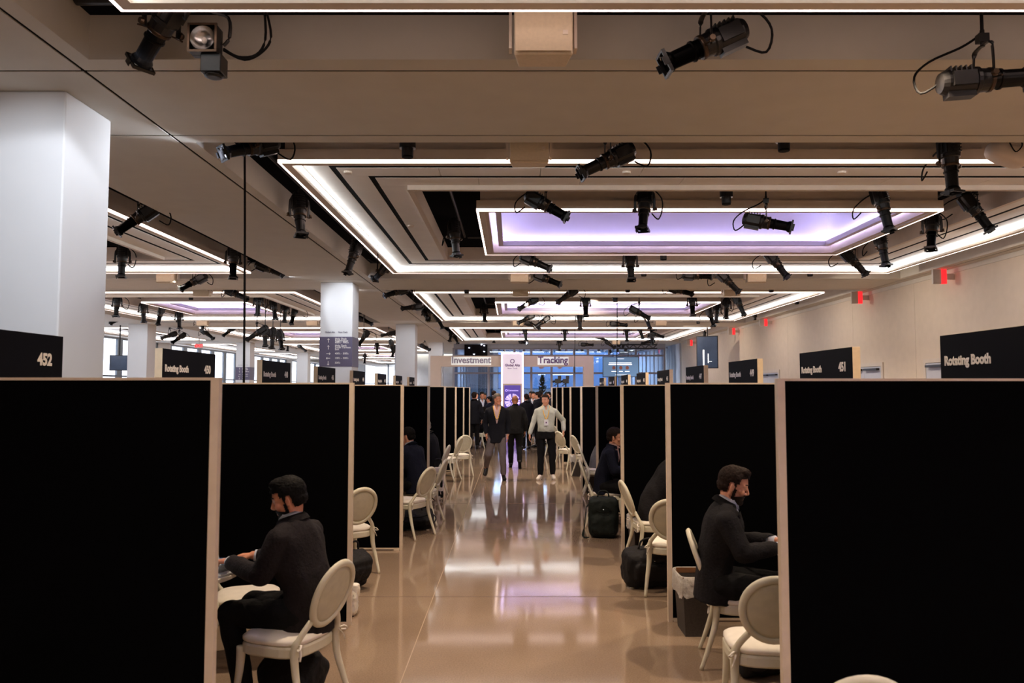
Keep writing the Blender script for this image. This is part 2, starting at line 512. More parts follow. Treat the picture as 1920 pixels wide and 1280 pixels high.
# ------------------------------------------------------------------ lit ceiling rafts
LED_Z = ZC
def frame_boxes(bm, x0, x1, y0, y1, w, z0, z1, seg=None, gap=.006, wx=None):
    """rectangular frame of width w, its outer edge x0..x1, y0..y1; optionally cut into panels"""
    def run_x(a, b, c, d):
        if not seg: box(bm, a, b, c, d, z0, z1); return
        n = max(1, round((b - a) / seg)); L = (b - a) / n
        for i in range(n): box(bm, a + i * L + gap / 2, a + (i + 1) * L - gap / 2, c, d, z0, z1)
    def run_y(a, b, c, d):
        if not seg: box(bm, a, b, c, d, z0, z1); return
        n = max(1, round((d - c) / seg)); L = (d - c) / n
        for i in range(n): box(bm, a, b, c + i * L + gap / 2, c + (i + 1) * L - gap / 2, z0, z1)
    wx = w if wx is None else wx
    run_x(x0, x1, y0, y0 + w); run_x(x0, x1, y1 - w, y1)
    run_y(x0, x0 + wx, y0 + w, y1 - w); run_y(x1 - wx, x1, y0 + w, y1 - w)

def make_raft(W, D, label, inner=True):
    """raft centred on its root, W x D, bottom at z 0 (root sits at the soffit height)"""
    r = thing('ceiling_raft', label, 'ceiling light panel', (0, 0, ZC), 0, 'LED outlined ceiling rafts')
    x0, x1, y0, y1 = -W / 2, W / 2, -D / 2, D / 2
    b = NB()
    frame_boxes(b, x0 + .03, x1 - .03, y0 + .03, y1 - .03, .09, 0, .15)
    frame_boxes(b, x0 + .0, x1 - .0, y0 + .0, y1 - .0, .10, .036, .15)
    frame_boxes(b, x0 + .06, x1 - .06, y0 + .06, y1 - .06, .05, .15, .34)
    obj('fascia', b, 'trim', r)
    b = NB(); frame_boxes(b, x0, x1, y0, y1, .028, .002, .034); obj('led_line', b, 'led', r)
    b = NB(); frame_boxes(b, x0 + .121, x1 - .121, y0 + .121, y1 - .121, .008, .045, .105); obj('led_cove', b, 'cove', r)
    b = NB()
    ins = [.135, .54, .63, .98, 1.07, 1.42]
    inx = [.135, .42, .49, .80, .87, 1.22]
    if not inner: ins = ins[:4]; inx = inx[:4]
    for j in range(0, len(ins), 2):
        a, c, ax, cx = ins[j], ins[j + 1], inx[j], inx[j + 1]
        frame_boxes(b, x0 + ax, x1 - ax, y0 + a, y1 - a, c - a, .12, .15, seg=1.22, wx=cx - ax)
    obj('ceiling_panel', b, 'paint_lit', r)
    b = NB(); 
    if inner:
        frame_boxes(b, x0 + .4, x1 - .4, y0 + .5, y1 - .5, .8, .152, .16, wx=.7)
    else: box(b, x0 + .5, x1 - .5, y0 + .5, y1 - .5, .152, .16)
    for a, c, ax, cx in zip(ins[1:-1:2], ins[2::2], inx[1:-1:2], inx[2::2]):
        frame_boxes(b, x0 + ax + .001, x1 - ax - .001, y0 + a + .001, y1 - a - .001, c - a - .002, .1225, .15, wx=cx - ax - .002)
    obj('backing', b, 'groove', r)
    if inner:
        b = NB(); frame_boxes(b, x0 + 1.22, x1 - 1.22, y0 + 1.42, y1 - 1.42, .07, .06, .3); obj('inner_trim', b, 'trim', r)
        b = NB()
        for z, q in ((.42, .34), ):
            for s in (-1, 1):
                tube(b, [(x0 + 1.7, s * (D / 2 - 1.9), z), (x1 - 1.7, s * (D / 2 - 1.9), z)], .024, 8)
                tube(b, [(s * (W / 2 - 1.65), y0 + 1.95, z), (s * (W / 2 - 1.65), y1 - 1.95, z)], .024, 8)
        obj('rigging_pipe', b, 'blackmetal', r)
        i = 2.05; iy = 2.35
        X0, X1, Y0, Y1 = x0 + i, x1 - i, y0 + iy, y1 - iy
        b = NB()
        def fr(a, w, z0, z1): frame_boxes(b, X0 + a, X1 - a, Y0 + a, Y1 - a, w, z0, z1)
        fr(0, .1, .036, .15); fr(.03, .08, 0, .15); fr(.1, .06, .02, .3); fr(.05, .04, .15, .34)
        obj('inner_fascia', b, 'trim', r)
        b = NB(); frame_boxes(b, X0, X1, Y0, Y1, .028, .002, .034); obj('inner_led_line', b, 'led', r)
        b = NB(); a = .22
        frame_boxes(b, X0 + a, X1 - a, Y0 + a, Y1 - a, .01, .3, 1.35)
        box(b, X0 + a, X1 - a, Y0 + a, Y1 - a, 1.35, 1.37)
        frame_boxes(b, X0 + .1, X1 - .1, Y0 + .1, Y1 - .1, .115, .3, .31)
        obj('light_well', b, 'dome', r)
        # lilac LED ledge inside the well, washing its walls from below
        b = NB(); frame_boxes(b, X0 + .25, X1 - .25, Y0 + .25, Y1 - .25, .07, .12, .16); frame_boxes(b, X0 + .32, X1 - .32, Y0 + .32, Y1 - .32, .012, .12, .20); obj('led_ledge', b, 'dome', r)
        b = NB(); frame_boxes(b, X0 + .255, X1 - .255, Y0 + .255, Y1 - .255, .05, .16, .17); obj('lilac_led', b, 'lilac_led', r)
    # outer rigging pipes
    b = NB()
    for s in (-1, 1):
        tube(b, [(x0 - .3, s * (D / 2 + .36), .3), (x1 + .3, s * (D / 2 + .36), .3)], .024, 8)
        tube(b, [(s * (W / 2 + .32), y0 - .3, .3), (s * (W / 2 + .32), y1 + .3, .3)], .024, 8)
    obj('rigging_pipe', b, 'blackmetal', r)
    return r

ordn = ['first', 'second', 'third', 'fourth', 'fifth', 'sixth', 'seventh']
proto = make_raft(10.55, 8.34, '', True); used = []
main_labels = {-1: 'white LED outlined ceiling raft cut off by the top edge of the photo',
               0: 'largest lilac lit ceiling raft over the aisle, behind the first cross beam',
               1: 'second lilac lit ceiling raft over the aisle, beyond the column with the direction board',
               2: 'farthest small lilac lit ceiling raft over the aisle, just before the glass wall'}
for k in (-1, 0, 1, 2):
    place(proto, used, (2.725, 12.68 + PER * k, ZC), 0, main_labels[k])
proto = make_raft(7.1, 8.34, '', True); used = []
left_labels = {0: 'LED outlined ceiling raft beside the big white column, partly hidden by it',
               1: 'LED outlined lilac lit raft between the big white column and the hanging cable',
               2: 'lilac lit ceiling raft above the sign numbered 448',
               3: 'small lilac lit ceiling raft seen between the direction board column and the next column',
               4: 'tiny far ceiling raft low between the first two mid columns',
               5: 'farthest ceiling raft, just above the bright end windows'}
for k in range(0, 6):
    place(proto, used, (-9.125, 12.68 + PER * k, ZC), 0, left_labels[k])
proto = make_raft(2.1, 8.34, '', False); used = []
for k in range(1, 5):
    place(proto, used, (-16.67, 12.68 + PER * k, ZC), 0, ['narrow LED raft along the left windows, %s from the camera' % ordn[k - 1]][0])

# small round detectors on the rafts
p = None
for i, (x, y) in enumerate([(-1.95, 9.3), (1.35, 9.3), (3.9, 9.3), (-1.6, 12.4)]):
    b = NB(); lathe(b, [(.045, 0), (.05, .01), (.05, .025)], 16)
    o = obj('smoke_detector', b, 'trim', smooth=False); o.location = (x, y, ZC + .12 - .024)
    tag(o, ['round white ceiling detector near the raft corner above the cable', 'round white ceiling detector behind the diagonal spotlight with looped cable',
            'round white ceiling detector further along the near raft band', 'round white ceiling detector on the raft side strip between two black slots'][i], 'detector', 'ceiling detectors')
# ------------------------------------------------------------------ booth partitions and signs
HP = 1.93
def make_partition(side, depth, last=False):
    """divider panel reaching from the aisle edge outwards, plus the panel across the back of its booth"""
    r = thing('booth_partition', '', 'booth partition')
    L = 1.96 if side < 0 else 1.78
    s = side
    def xb(b, a, c, *q): box(b, min(s * a, s * c), max(s * a, s * c), *q)
    b = NB(); xb(b, .036, L, .006, .034, .03, HP - .012); obj('fabric_panel', b, 'black', r)
    b = NB(); xb(b, L + .0, L + .028, .04, depth - .002, .03, HP - .012); obj('back_panel', b, 'black', r)
    b = NB(); xb(b, 0, .036, 0, .04, .0, HP); obj('frame_post', b, 'alu', r)
    b = NB(); xb(b, .036, L + .03, .002, .038, HP - .012, HP)
    xb(b, L - .004, L + .032, .038, depth - .002, HP - .012, HP); obj('top_rail', b, 'alu', r)
    b = NB(); xb(b, .036, L, .002, .038, .012, .03)
    xb(b, .04, .1, -.0, .04, 0, .012); xb(b, L - .1, L - .02, 0, .04, 0, .012); obj('bottom_rail', b, 'alu', r)
    return r

XLp, XRp = -1.285, 1.262
left_Y = [3.49 + 2.965 * k for k in range(8)]
right_Y = [3.80 + 2.765 * k for k in range(9)]
place_word = ['nearest', 'second', 'third', 'fourth', 'fifth', 'sixth', 'seventh', 'eighth', 'ninth and last']
pl = make_partition(-1, 2.965); used = []
for k, y in enumerate(left_Y):
    o = place(pl, used, (XLp, y, 0), 0, 'black fabric booth partition, %s from the camera on the side of the signs 452 and 450' % place_word[k])
    o['group'] = 'black booth partitions'
pr = make_partition(1, 2.765); used = []
for k, y in enumerate(right_Y):
    o = place(pr, used, (XRp, y, 0), 0, 'black fabric booth partition, %s from the camera on the side of the signs 451 and 449' % place_word[k])
    o['group'] = 'black booth partitions'

def booth_sign(num, side, yc, X):
    r = thing('booth_sign', 'black Rotating Booth sign %s' % ('numbered %d on top of the partitions' % num), 'booth sign', (X, yc, HP + .0), 0, 'rotating booth signs')
    L = 1.3; h = .325; s = side
    # root local: +X towards the aisle for the left side after rotation
    r.rotation_euler = (0, 0, 0 if side < 0 else PI)
    b = NB(); box(b, -.045, .025, -L / 2, L / 2, 0, h); obj('sign_board', b, 'signwood', r, bevel=.002)
    b = NB(); box(b, .025, .028, -L / 2 + .001, L / 2 - .001, .001, h - .001); obj('sign_face', b, 'signblack', r)
    rot = (PI / 2, 0, PI / 2)
    text_obj('lettering', 'Rotating Booth', .088, 'letter', r, (.0285, -L / 2 + .05, .115), rot, .001, .045)
    text_obj('number', str(num), .112, 'letter', r, (.0285, L / 2 - .30, .115), rot, .001, .045)
    return r
XSL, XSR = -3.25, 3.05
for i, y in enumerate([4.95 + 2.93 * k for k in range(8)]):
    booth_sign(452 - 2 * i, -1, y + .1, XSL)
for i, y in enumerate([4.95 + 2.76 * k for k in range(9)]):
    booth_sign(453 - 2 * i, 1, y + .02, XSR)

# ------------------------------------------------------------------ oval-back chair (faces local +X)
def make_chair():
    r = thing('oval_back_chair', '', 'chair', group='cream oval-back chairs')
    SZ = .43
    # seat frame: rounded D shape
    def dshape(gx, gy, z, n=28):
        out = []
        for i in range(n):
            t = 2 * PI * i / n
            c, s = math.cos(t), math.sin(t)
            e = .55
            x = math.copysign(abs(c) ** e, c) * (.215 + gx); y = math.copysign(abs(s) ** e, s) * ((.225 + gy) * (1 + .06 * c))
            out.append(Vector((x, y, z)))
        return out
    b = NB(); loft(b, [dshape(-.01, -.01, SZ - .065), dshape(0, 0, SZ - .055), dshape(0, 0, SZ - .012), dshape(-.008, -.008, SZ)])
    obj('seat_rail', b, 'chair', r, smooth=False)
    b = NB(); loft(b, [dshape(-.012, -.012, SZ + .001), dshape(.0, .0, SZ + .012), dshape(.0, .0, SZ + .028), dshape(-.02, -.02, SZ + .042), dshape(-.08, -.08, SZ + .05)])
    cu = obj('seat_cushion', b, 'cushion', r, smooth=True)
    for s in (-1, 1):
        b = NB()
        c = Vector((-.212, s * .19, SZ + .012))
        tube(b, smooth_path([c, c + Vector((-.03, s * .02, .015)), c + Vector((-.035, s * .045, -.01)), c + Vector((-.01, s * .02, -.01))], 3), .008, 6, .5)
        tube(b, smooth_path([c, c + Vector((-.025, s * .015, -.03)), c + Vector((-.03, s * .03, -.07))], 3), .007, 6, .4)
        obj('cushion_tie', b, 'cushion', cu, smooth=True)
    # oval back, leaning
    lean = math.radians(20)
    cz, cxk = .700, -.300
    R = Matrix.Rotation(-lean, 4, 'Y')
    T = Matrix.Translation((cxk, 0, cz)) @ R
    b = NB(); N = 36; prof = [(-.018, -.013), (-.006, -.019), (.012, -.017), (.02, -.004), (.02, .008), (.008, .016), (-.008, .017), (-.019, .006)]
    rs = []
    for i in range(N):
        t = 2 * PI * i / N
        a, c = .168, .188
        w = 1 + .04 * math.sin(t)
        rs.append([T @ Vector((px, (a * w + pr_) * math.cos(t), (c + pr_) * math.sin(t))) for pr_, px in prof])
    rs.append(rs[0])
    loft(b, rs, cap=False); bmesh.ops.remove_doubles(b, verts=b.verts, dist=1e-5)
    bk = obj('backrest', b, 'chair', r, smooth=True)
    b = NB()
    def ov(k, x): return [T @ Vector((x, k * .158 * (1 + .04 * math.sin(2 * PI * i / N)) * math.cos(2 * PI * i / N), k * .178 * math.sin(2 * PI * i / N))) for i in range(N)]
    loft(b, [ov(.2, -.014), ov(.8, -.012), ov(1, -.006), ov(1, .006), ov(.8, .014), ov(.2, .02)])
    obj('back_panel', b, 'chairpad', bk, smooth=True)
    # rear legs run on up into the back
    for s in (-1, 1):
        b = NB()
        pts = smooth_path([(-.295, s * .225, 0), (-.245, s * .215, .14), (-.198, s * .2, .30), (-.19, s * .197, .42), (-.215, s * .18, .49), (-.245, s * .125, .565)], 4)
        rad = [.013 + .010 * min(1, p.z / .4) - (.006 if p.z > .47 else 0) for p in pts]
        tube(b, pts, rad, 10, 1.1, up=Vector((0, 1, 0)))
        obj('leg', b, 'chair', r, smooth=True)
    for s in (-1, 1):
        b = NB()
        pts = smooth_path([(.235, s * .215, 0), (.215, s * .205, .12), (.195, s * .195, .26), (.188, s * .19, .40)], 4)
        rad = [.012 + .014 * min(1, p.z / .38) for p in pts]
        tube(b, pts, rad, 10, 1.1, up=Vector((0, 1, 0)))
        obj('leg', b, 'chair', r, smooth=True)
    return r
chairs = [
    (-1.32, 4.80, 158, 'cream oval-back chair under the man typing on a laptop'),
    (-1.84, 5.63, 15, 'cream chair whose white seat shows behind the legs of the laptop man'),
    (1.60, 5.62, -12, 'cream oval-back chair seen edge-on under the bearded man'),
    (1.44, 4.62, 82, 'cream oval-back chair seen from behind, in front of the bearded man'),
    (1.25, 3.17, 86, 'cream chair of which only the back top shows at the bottom photo edge'),
    (-1.72, 8.35, 128, 'empty cream oval-back chair beside the second partition and the black bag'),
    (-1.36, 10.35, 152, 'cream oval-back chair with a rounded back in front of the navy jacketed man'),
    (-1.30, 11.35, 172, 'cream chair seen edge-on, carrying the navy jacketed man'),
    (1.54, 8.75, 6, 'cream oval-back chair carrying the bent over dark suited person'),
    (1.50, 7.55, 74, 'cream oval-back chair next to the black bag with the top handle'),
    (1.30, 11.15, -6, 'cream chair with a thin back carrying the man in the pink shirt'),
    (1.55, 14.35, -4, 'cream oval-back chair carrying the person in grey'),
    (-1.18, 17.45, 118, 'cream oval-back chair showing its full back, farther along the aisle near sign 444'),
    (-1.40, 16.55, 165, 'cream chair with its back turned edge-on just in front of the fully visible far chair'),
    (-1.48, 14.2, 172, 'cream chair carrying the man with the black and white bag beside him'),
    (1.62, 17.2, 20, 'cream oval-back chair partly behind the fourth partition, above a bagged bin'),
    (1.34, 18.9, 38, 'cream oval-back chair just behind the hand of the man in the pale shirt'),
    (1.25, 22.6, 60, 'farthest cream chair, a pale seat beside the man in the pale shirt'),
    (-1.02, 25.6, 150, 'far cream chair carrying the person seated beyond the last partition'),
]
proto = make_chair(); used = []
for x, y, a, lab in chairs: place(proto, used, (x, y, 0), math.radians(a), lab)

# ------------------------------------------------------------------ tables with what stands on them
def make_table(x, y, label, rad=.45):
    r = thing('round_table', label, 'table', (x, y, 0), group='round white booth tables')
    b = NB(); lathe(b, [(rad - .012, .72), (rad, .724), (rad, .745), (rad - .006, .75)], 40); obj('tabletop', b, 'table', r)
    b = NB(); lathe(b, [(.035, .02), (.03, .06), (.028, .66), (.12, .719)], 20); obj('pedestal', b, 'alu', r, smooth=True)
    b = NB(); lathe(b, [(.27, 0), (.27, .012), (.04, .025)], 32); obj('base', b, 'alu', r)
    return r
make_table(-2.13, 5.0, 'round white table at the hands of the man typing on a laptop', .42)
make_table(2.33, 5.5, 'round white table at the hands of the bearded man', .50)

def make_laptop(loc, rz, label):
    r = thing('laptop', label, 'laptop', loc, rz)   # screen at local +X, user at -X
    b = NB(); box(b, -.11, .11, -.155, .155, 0, .014); obj('keyboard_base', b, 'laptop', r, bevel=.004)
    b = NB()
    for i in range(5):
        for j in range(12): box(b, -.06 + i * .03, -.036 + i * .03, -.14 + j * .0235, -.12 + j * .0235, .0142, .0165)
    obj('keyboard', b, 'keys', r)
    R = Matrix.Translation((.108, 0, .014)) @ Matrix.Rotation(math.radians(22), 4, 'Y')
    b = NB(); box(b, -.004, .003, -.155, .155, 0, .22, R); s = obj('lid', b, 'laptop', r)
    b = NB(); box(b, -.0052, -.0042, -.145, .145, .012, .21, R); obj('display', b, 'screenwhite', s)
    return r
make_laptop((-1.82, 4.97, .751), math.radians(158), 'open silver laptop in front of the man on the side of sign 450')
make_laptop((2.2, 5.44, .751), math.radians(-12), 'laptop on the table of the bearded man')
b = NB(); box(b, -.15, .15, -.08, .08, 0, .012); o = obj('folder', b, 'folder', bevel=.003); o.location = (-1.98, 5.26, .751); o.rotation_euler = (0, 0, .25)
tag(o, 'blue folder lying on the round table behind the typing hands', 'folder')

# ------------------------------------------------------------------ bins
def make_bin():
    r = thing('waste_bin', '', 'bin', group='grey lined bins')
    b = NB()
    def rr(w, d, z): return [Vector((x, y, z)) for x, y in ((-w, -d), (w, -d), (w, d), (-w, d))]
    loft(b, [rr(.105, .145, 0), rr(.125, .17, .43)], cap=False)
    b.verts.ensure_lookup_table(); b.faces.new([b.verts[i] for i in range(4)][::-1])
    bmesh.ops.solidify(b, geom=b.faces[:], thickness=.006)
    obj('bin_body', b, 'bin', r)
    b = NB(); loft(b, [rr(.122, .167, .41), rr(.127, .172, .45)], cap=False); bmesh.ops.solidify(b, geom=b.faces[:], thickness=.004)
    obj('bin_rim', b, 'binbrown', r)
    b = NB(); rs = []
    rnd = random.Random(3)
    for j, (e, z) in enumerate([(-.012, .30), (.008, .455), (.016, .45), (.018, .38), (.02, .33), (.022, .30)]):
        q = []
        for i in range(48):
            t = 2 * PI * i / 48
            c, s = math.cos(t), math.sin(t)
            x = math.copysign(abs(c) ** .3, c) * (.127 + e); y = math.copysign(abs(s) ** .3, s) * (.172 + e)
            k = rnd.uniform(-.006, .006) if j > 1 else 0
            q.append(Vector((x + k, y + k, z + (rnd.uniform(-.015, .015) if j == 5 else 0))))
        rs.append(q)
    loft(b, rs, cap=False)
    obj('bin_liner', b, 'liner', r, smooth=True)
    return r
proto = make_bin(); used = []
for x, y, a, lab in [(1.42, 6.32, 0, 'grey waste bin with clear liner behind the bearded man'),
                     (1.46, 9.1, 4, 'grey waste bin with clear liner beside the bent over person'),
                     (1.44, 14.62, 0, 'small lined waste bin behind the man in the pink shirt'),
                     (1.44, 17.45, 90, 'lined waste bin under the chair behind the fourth partition')]:
    place(proto, used, (x, y, 0), math.radians(a), lab)

# ------------------------------------------------------------------ bags
def soft_box(b, c, h, mtx=None, e=.5, n=24, m=14):
    c = Vector(c); rs = []
    for j in range(1, m):
        t = PI * j / m
        sz = -math.copysign(abs(math.cos(t)) ** e, math.cos(t)); sr = math.sin(t) ** e
        q = []
        for i in range(n):
            u = 2 * PI * i / n
            q.append(Vector((h[0] * sr * math.copysign(abs(math.cos(u)) ** e, math.cos(u)), h[1] * sr * math.copysign(abs(math.sin(u)) ** e, math.sin(u)), h[2] * sz)))
        rs.append(q)
    if mtx is not None: rs = [[mtx @ p for p in q] for q in rs]
    loft(b, [[p + c for p in q] for q in rs])

def make_backpack(name, label, loc, rz, size=(.17, .13, .24), m='bag', tilt=0, strap_out=False, cat='bag'):
    r = thing(name, label, cat, loc, rz)
    a, d, h = size
    R = Matrix.Rotation(tilt, 3, 'X')
    b = NB(); soft_box(b, (0, 0, h * (1 if not tilt else .75)), (a, d, h), R, .36)
    soft_box(b, Vector((0, -d * .9, h * .65)), (a * .78, d * .4, h * .48), R, .36)
    me = crumple(remeshed(b, .012, 2, 'bag_body'), .009, 9)
    z0 = min(v.co.z for v in me.vertices)
    for v in me.vertices: v.co.z -= z0
    top = max(v.co.z for v in me.vertices)
    obj('bag_body', me, m, r)
    b = NB(); tube(b, smooth_path([(-a * .4, 0, top - .03), (-a * .3, -.01, top + .05), (0, -.02, top + .075), (a * .3, -.01, top + .05), (a * .4, 0, top - .03)], 4), .010, 8); obj('handle', b, m, r, smooth=True)
    b = NB(); tube(b, smooth_path([(-a * .75, -d * .6, top * .75), (-a * .3, -d * 1.18, top * .66), (a * .3, -d * 1.18, top * .66), (a * .75, -d * .6, top * .75)], 4), .006, 6); obj('zip', b, 'blackrough', r, smooth=True)
    b = NB()
    if strap_out: pts = [(-a * .6, 0, top * .9), (-a * 1.1, -.03, top * .75), (-a * 1.25, -.06, top * .3), (-a * 1.35, -.09, .02), (-a * 1.0, -.14, .015)]
    else: pts = [(a * .7, d * .6, top * .85), (a * 1.12, d * .5, top * .5), (a * .9, d * .4, top * .12)]
    tube(b, smooth_path(pts, 5), .018, 8, .35); obj('strap', b, m, r, smooth=True)
    b = NB(); lathe(b, [(.008, -.004), (.011, 0), (.008, .004)], 12, c=(0, -d * 1.24, top * .72)); obj('buckle', b, 'buckle', r)
    return r
make_backpack('backpack', 'dark green backpack with a hanging strap beside the man in the pink shirt', (1.16, 10.28, 0), math.radians(-6), (.19, .13, .25), 'baggreen', 0, True)
make_backpack('duffel_bag', 'black bag with a top handle on the floor beside the chair seen from behind', (1.30, 7.72, 0), math.radians(10), (.25, .14, .17), 'bag', .25)
make_backpack('satchel_bag', 'black bag on the floor behind the second partition post', (-1.50, 7.62, 0), math.radians(50), (.14, .11, .17), 'bag', .5)
make_backpack('briefcase_bag', 'black bag lying under the chair of the laptop man', (-1.34, 4.98, 0), math.radians(160), (.19, .11, .13), 'bag', .7)
make_backpack('flat_bag', 'flat black bag lying under the chair of the navy jacketed man', (-1.32, 10.8, 0), math.radians(5), (.26, .13, .10), 'bag', .6)
make_backpack('shoulder_bag', 'black bag hanging low beside the man with the black and white bag', (-1.42, 12.95, 0), math.radians(20), (.1, .1, .2), 'bag', .2)
make_backpack('laptop_bag', 'black bag under the front chair with the blue sneaker', (1.62, 5.35, 0), math.radians(20), (.16, .09, .12), 'bag', .4)
# white crumpled bag
b = NB(); soft_box(b, (0, 0, .1), (.07, .06, .1)); soft_box(b, (.03, .02, .2), (.05, .05, .06)); me = remeshed(b, .01, 1, 'white_bag')
rnd = random.Random(5)
for v in me.vertices: v.co += Vector((rnd.uniform(-.006, .006), rnd.uniform(-.006, .006), 0))
o = obj('plastic_bag', me, 'cushion'); o.location = (-1.36, 6.75, 0.0); tag(o, 'crumpled white plastic bag peeking past the second partition post', 'plastic bag')
o.location.z = -min(v.co.z for v in me.vertices)
# black and white tote
r = thing('tote_bag', 'black and white patterned bag standing at the aisle beside a seated man', 'bag', (-1.27, 13.65, 0), math.radians(15))
b = NB(); soft_box(b, (0, 0, .30), (.10, .07, .28)); me = remeshed(b, .012, 2, 'bag_body')
z0 = min(v.co.z for v in me.vertices)
for v in me.vertices: v.co.z -= z0
obj('bag_body', me, 'cushion', r)
b = NB()
for (x, z, w, h) in [(-.05, .40, .03, .06), (.03, .44, .03, .04), (.05, .28, .025, .07), (-.04, .22, .03, .05), (.0, .12, .05, .05), (.06, .10, .03, .06), (-.07, .1, .02, .04)]:
    soft_box(b, (x, -.045, z), (w, .035, h), None, .6, 16, 10)
obj('dark_pattern', b, 'bag', r, smooth=True)
b = NB(); tube(b, smooth_path([(-.06, 0, .56), (-.05, 0, .68), (.05, 0, .68), (.06, 0, .56)], 4), .008, 8); obj('handle', b, 'bag', r, smooth=True)

# ------------------------------------------------------------------ arch with lettering
AY = 36.5
def AX(px): return (px - CX) * AY / F
def AZ(py): return H + AY * math.tan(ang(py))
r = thing('entrance_arch', 'wide pale arch carrying the words Investment and Tracking', 'arch', (0, AY, 0))
x0, x1, xi0, xi1 = AX(807), AX(1113), AX(827), AX(1094)
zt, zi = AZ(667), AZ(687)
b = NB(); box(b, x0, xi0, -.0, .35, 0, zt); obj('arch_leg', b, 'arch', r)
b = NB(); box(b, xi1, x1, -.0, .35, 0, zt); obj('arch_leg', b, 'arch', r)
b = NB(); box(b, xi0, xi1, -.0, .35, zi, zt); obj('arch_beam', b, 'arch', r)
for name, s, pa, pb, m in (('investment_lettering', 'Investment', 847, 920, 'lettergrey'), ('tracking_lettering', 'Tracking', 1009, 1065, 'letterpurple')):
    xa, xb = AX(pa), AX(pb)
    me = text_mesh(s, .44, .02, .012)
    w = max(v.co.x for v in me.vertices) - min(v.co.x for v in me.vertices)
    k = (xb - xa) / w
    for v in me.vertices: v.co.x *= k
    o = obj(name, me, m, r, loc=(xa, -.07, zi + .155)); o.rotation_euler = (PI / 2, 0, 0)
    b = NB(); box(b, xa - .02, xb + .02, -.012, -.002, zi + .08, zt - .05); obj('halo_backlight', b, 'haloglow', r)

# tower
r = thing('display_tower', 'tall white tower edged in lilac light reading Global Alts New York', 'display tower', (0, AY - .55, 0))
TYy = AY - .55
tx0, tx1 = (939.5 - CX) * TYy / F, (982 - CX) * TYy / F
tz = H + TYy * math.tan(ang(660.5)); tc = (tx0 + tx1) / 2
b = NB(); box(b, tx0, tx1, 0, .5, 0, tz); obj('tower_body', b, 'arch', r)
b = NB(); box(b, tx0 + .07, tx1 - .07, -.012, -.001, .05, tz - .07); obj('tower_face', b, 'towerface', r)
b = NB()
for a, c, d, e in ((tx0 + .012, tx0 + .065, .02, tz - .015), (tx1 - .065, tx1 - .012, .02, tz - .015), (tx0 + .065, tx1 - .065, tz - .065, tz - .015)):
    box(b, a, c, -.02, -.002, d, e)
obj('led_edge', b, 'towerled', r)
def TZ(py): return H + TYy * math.tan(ang(py))
b = NB(); box(b, tc - .43, tc + .43, -.03, -.013, TZ(800), TZ(719)); obj('screen_frame', b, 'alu', r)
b = NB(); box(b, tc - .37, tc + .37, -.036, -.031, TZ(796), TZ(722)); sc = obj('screen', b, 'towerscreen', r)
# disc graphic with fan of wedges
b = NB(); cz = TZ(752); RR = .34
N = 14
for i in range(N):
    a0 = 2 * PI * i / N; a1 = a0 + 2 * PI / N * (.86 if i % 3 else .45)
    pts = []
    K = 5
    for j in range(K + 1):
        t = a0 + (a1 - a0) * j / K; pts.append((RR * math.cos(t), RR * math.sin(t)))
    for j in range(K, -1, -1):
        t = a0 + (a1 - a0) * j / K; pts.append((.1 * math.cos(t), .1 * math.sin(t)))
    lo = [b.verts.new((tc + p[0], -.0375, cz + p[1])) for p in pts]; hi = [b.verts.new((tc + p[0], -.040, cz + p[1])) for p in pts]
    b.faces.new(lo); b.faces.new(hi[::-1])
    for j in range(len(pts)): b.faces.new((lo[j], lo[(j + 1) % len(pts)], hi[(j + 1) % len(pts)], hi[j]))
obj('disc_graphic', b, 'towerart', sc)
b = NB(); lathe(b, [(.05, 0), (.05, .004)], 16); o = obj('disc_centre', b, 'towerart', sc, loc=(tc, -.037, cz)); o.rotation_euler = (PI / 2, 0, 0)
text_obj('screen_lettering', 'Connections', .09, 'towerart', sc, (tc - .2, -.038, TZ(733)), (PI / 2, 0, 0), .001, .02)
b = NB()
for i in range(24):
    a0 = 2 * PI * i / 24; a1 = 2 * PI * (i + 1) / 24
    box(b, -.01, .01, -.002, .002, -.009, .009, Matrix.Translation((tc - .27, -.039, TZ(731.6))) @ Matrix.Rotation(a0, 4, 'Y') @ Matrix.Translation((.042, 0, 0)))
obj('screen_ring_logo', b, 'towerart', sc)
b = NB()
for i in range(10):
    box(b, -.032, .032, -.004, .004, -.016, .016, Matrix.Translation((tc, -.017, TZ(677))) @ Matrix.Rotation(2 * PI * i / 10, 4, 'Y') @ Matrix.Translation((0, 0, .082)))
obj('ring_logo', b, 'letterpurple', r)
text_obj('tower_lettering', 'Global Alts', .15, 'letterpurple', r, (tc, -.016, TZ(686.5)), (PI / 2, 0, 0), .004, .04, 'CENTER')
text_obj('tower_lettering', 'New York', .085, 'letterpurple', r, (tc, -.016, TZ(691.5)), (PI / 2, 0, 0), .004, .02, 'CENTER', 1.25)

# ------------------------------------------------------------------ glass end wall and the blue room behind
GY = 43.2
def GX(px): return (px - CX) * GY / F
def GZ(py): return H + GY * math.tan(ang(py))
bm = NB(); box(bm, -3.2, 8.3, GY, GY + .25, GZ(652), ZC); struct('wall_glazed_header', bm, 'wall_grey')
fb = NB()
vx = [-3.2, -1.3, 0.1, 1.02, 2.12, 3.35, 4.1, 5.25, 6.7, 8.25]
for x in vx: box(fb, x - .06, x + .06, GY + .02, GY + .16, 0, GZ(652))
for a, c in zip(vx, vx[1:]):
    for z in (GZ(668), GZ(701), .0, GZ(652) - .08): box(fb, a + .06, c - .06, GY + .04, GY + .14, z, z + .1)
o = struct('window_8', fb, 'mullion')
g = NB(); box(g, -3.15, 8.2, GY + .085, GY + .095, .06, GZ(653)); obj('glass_pane', g, 'glass_end', o)
wall('wall_blue_room_far', -8, 9.2, 54, 54.2, 'bluewall')
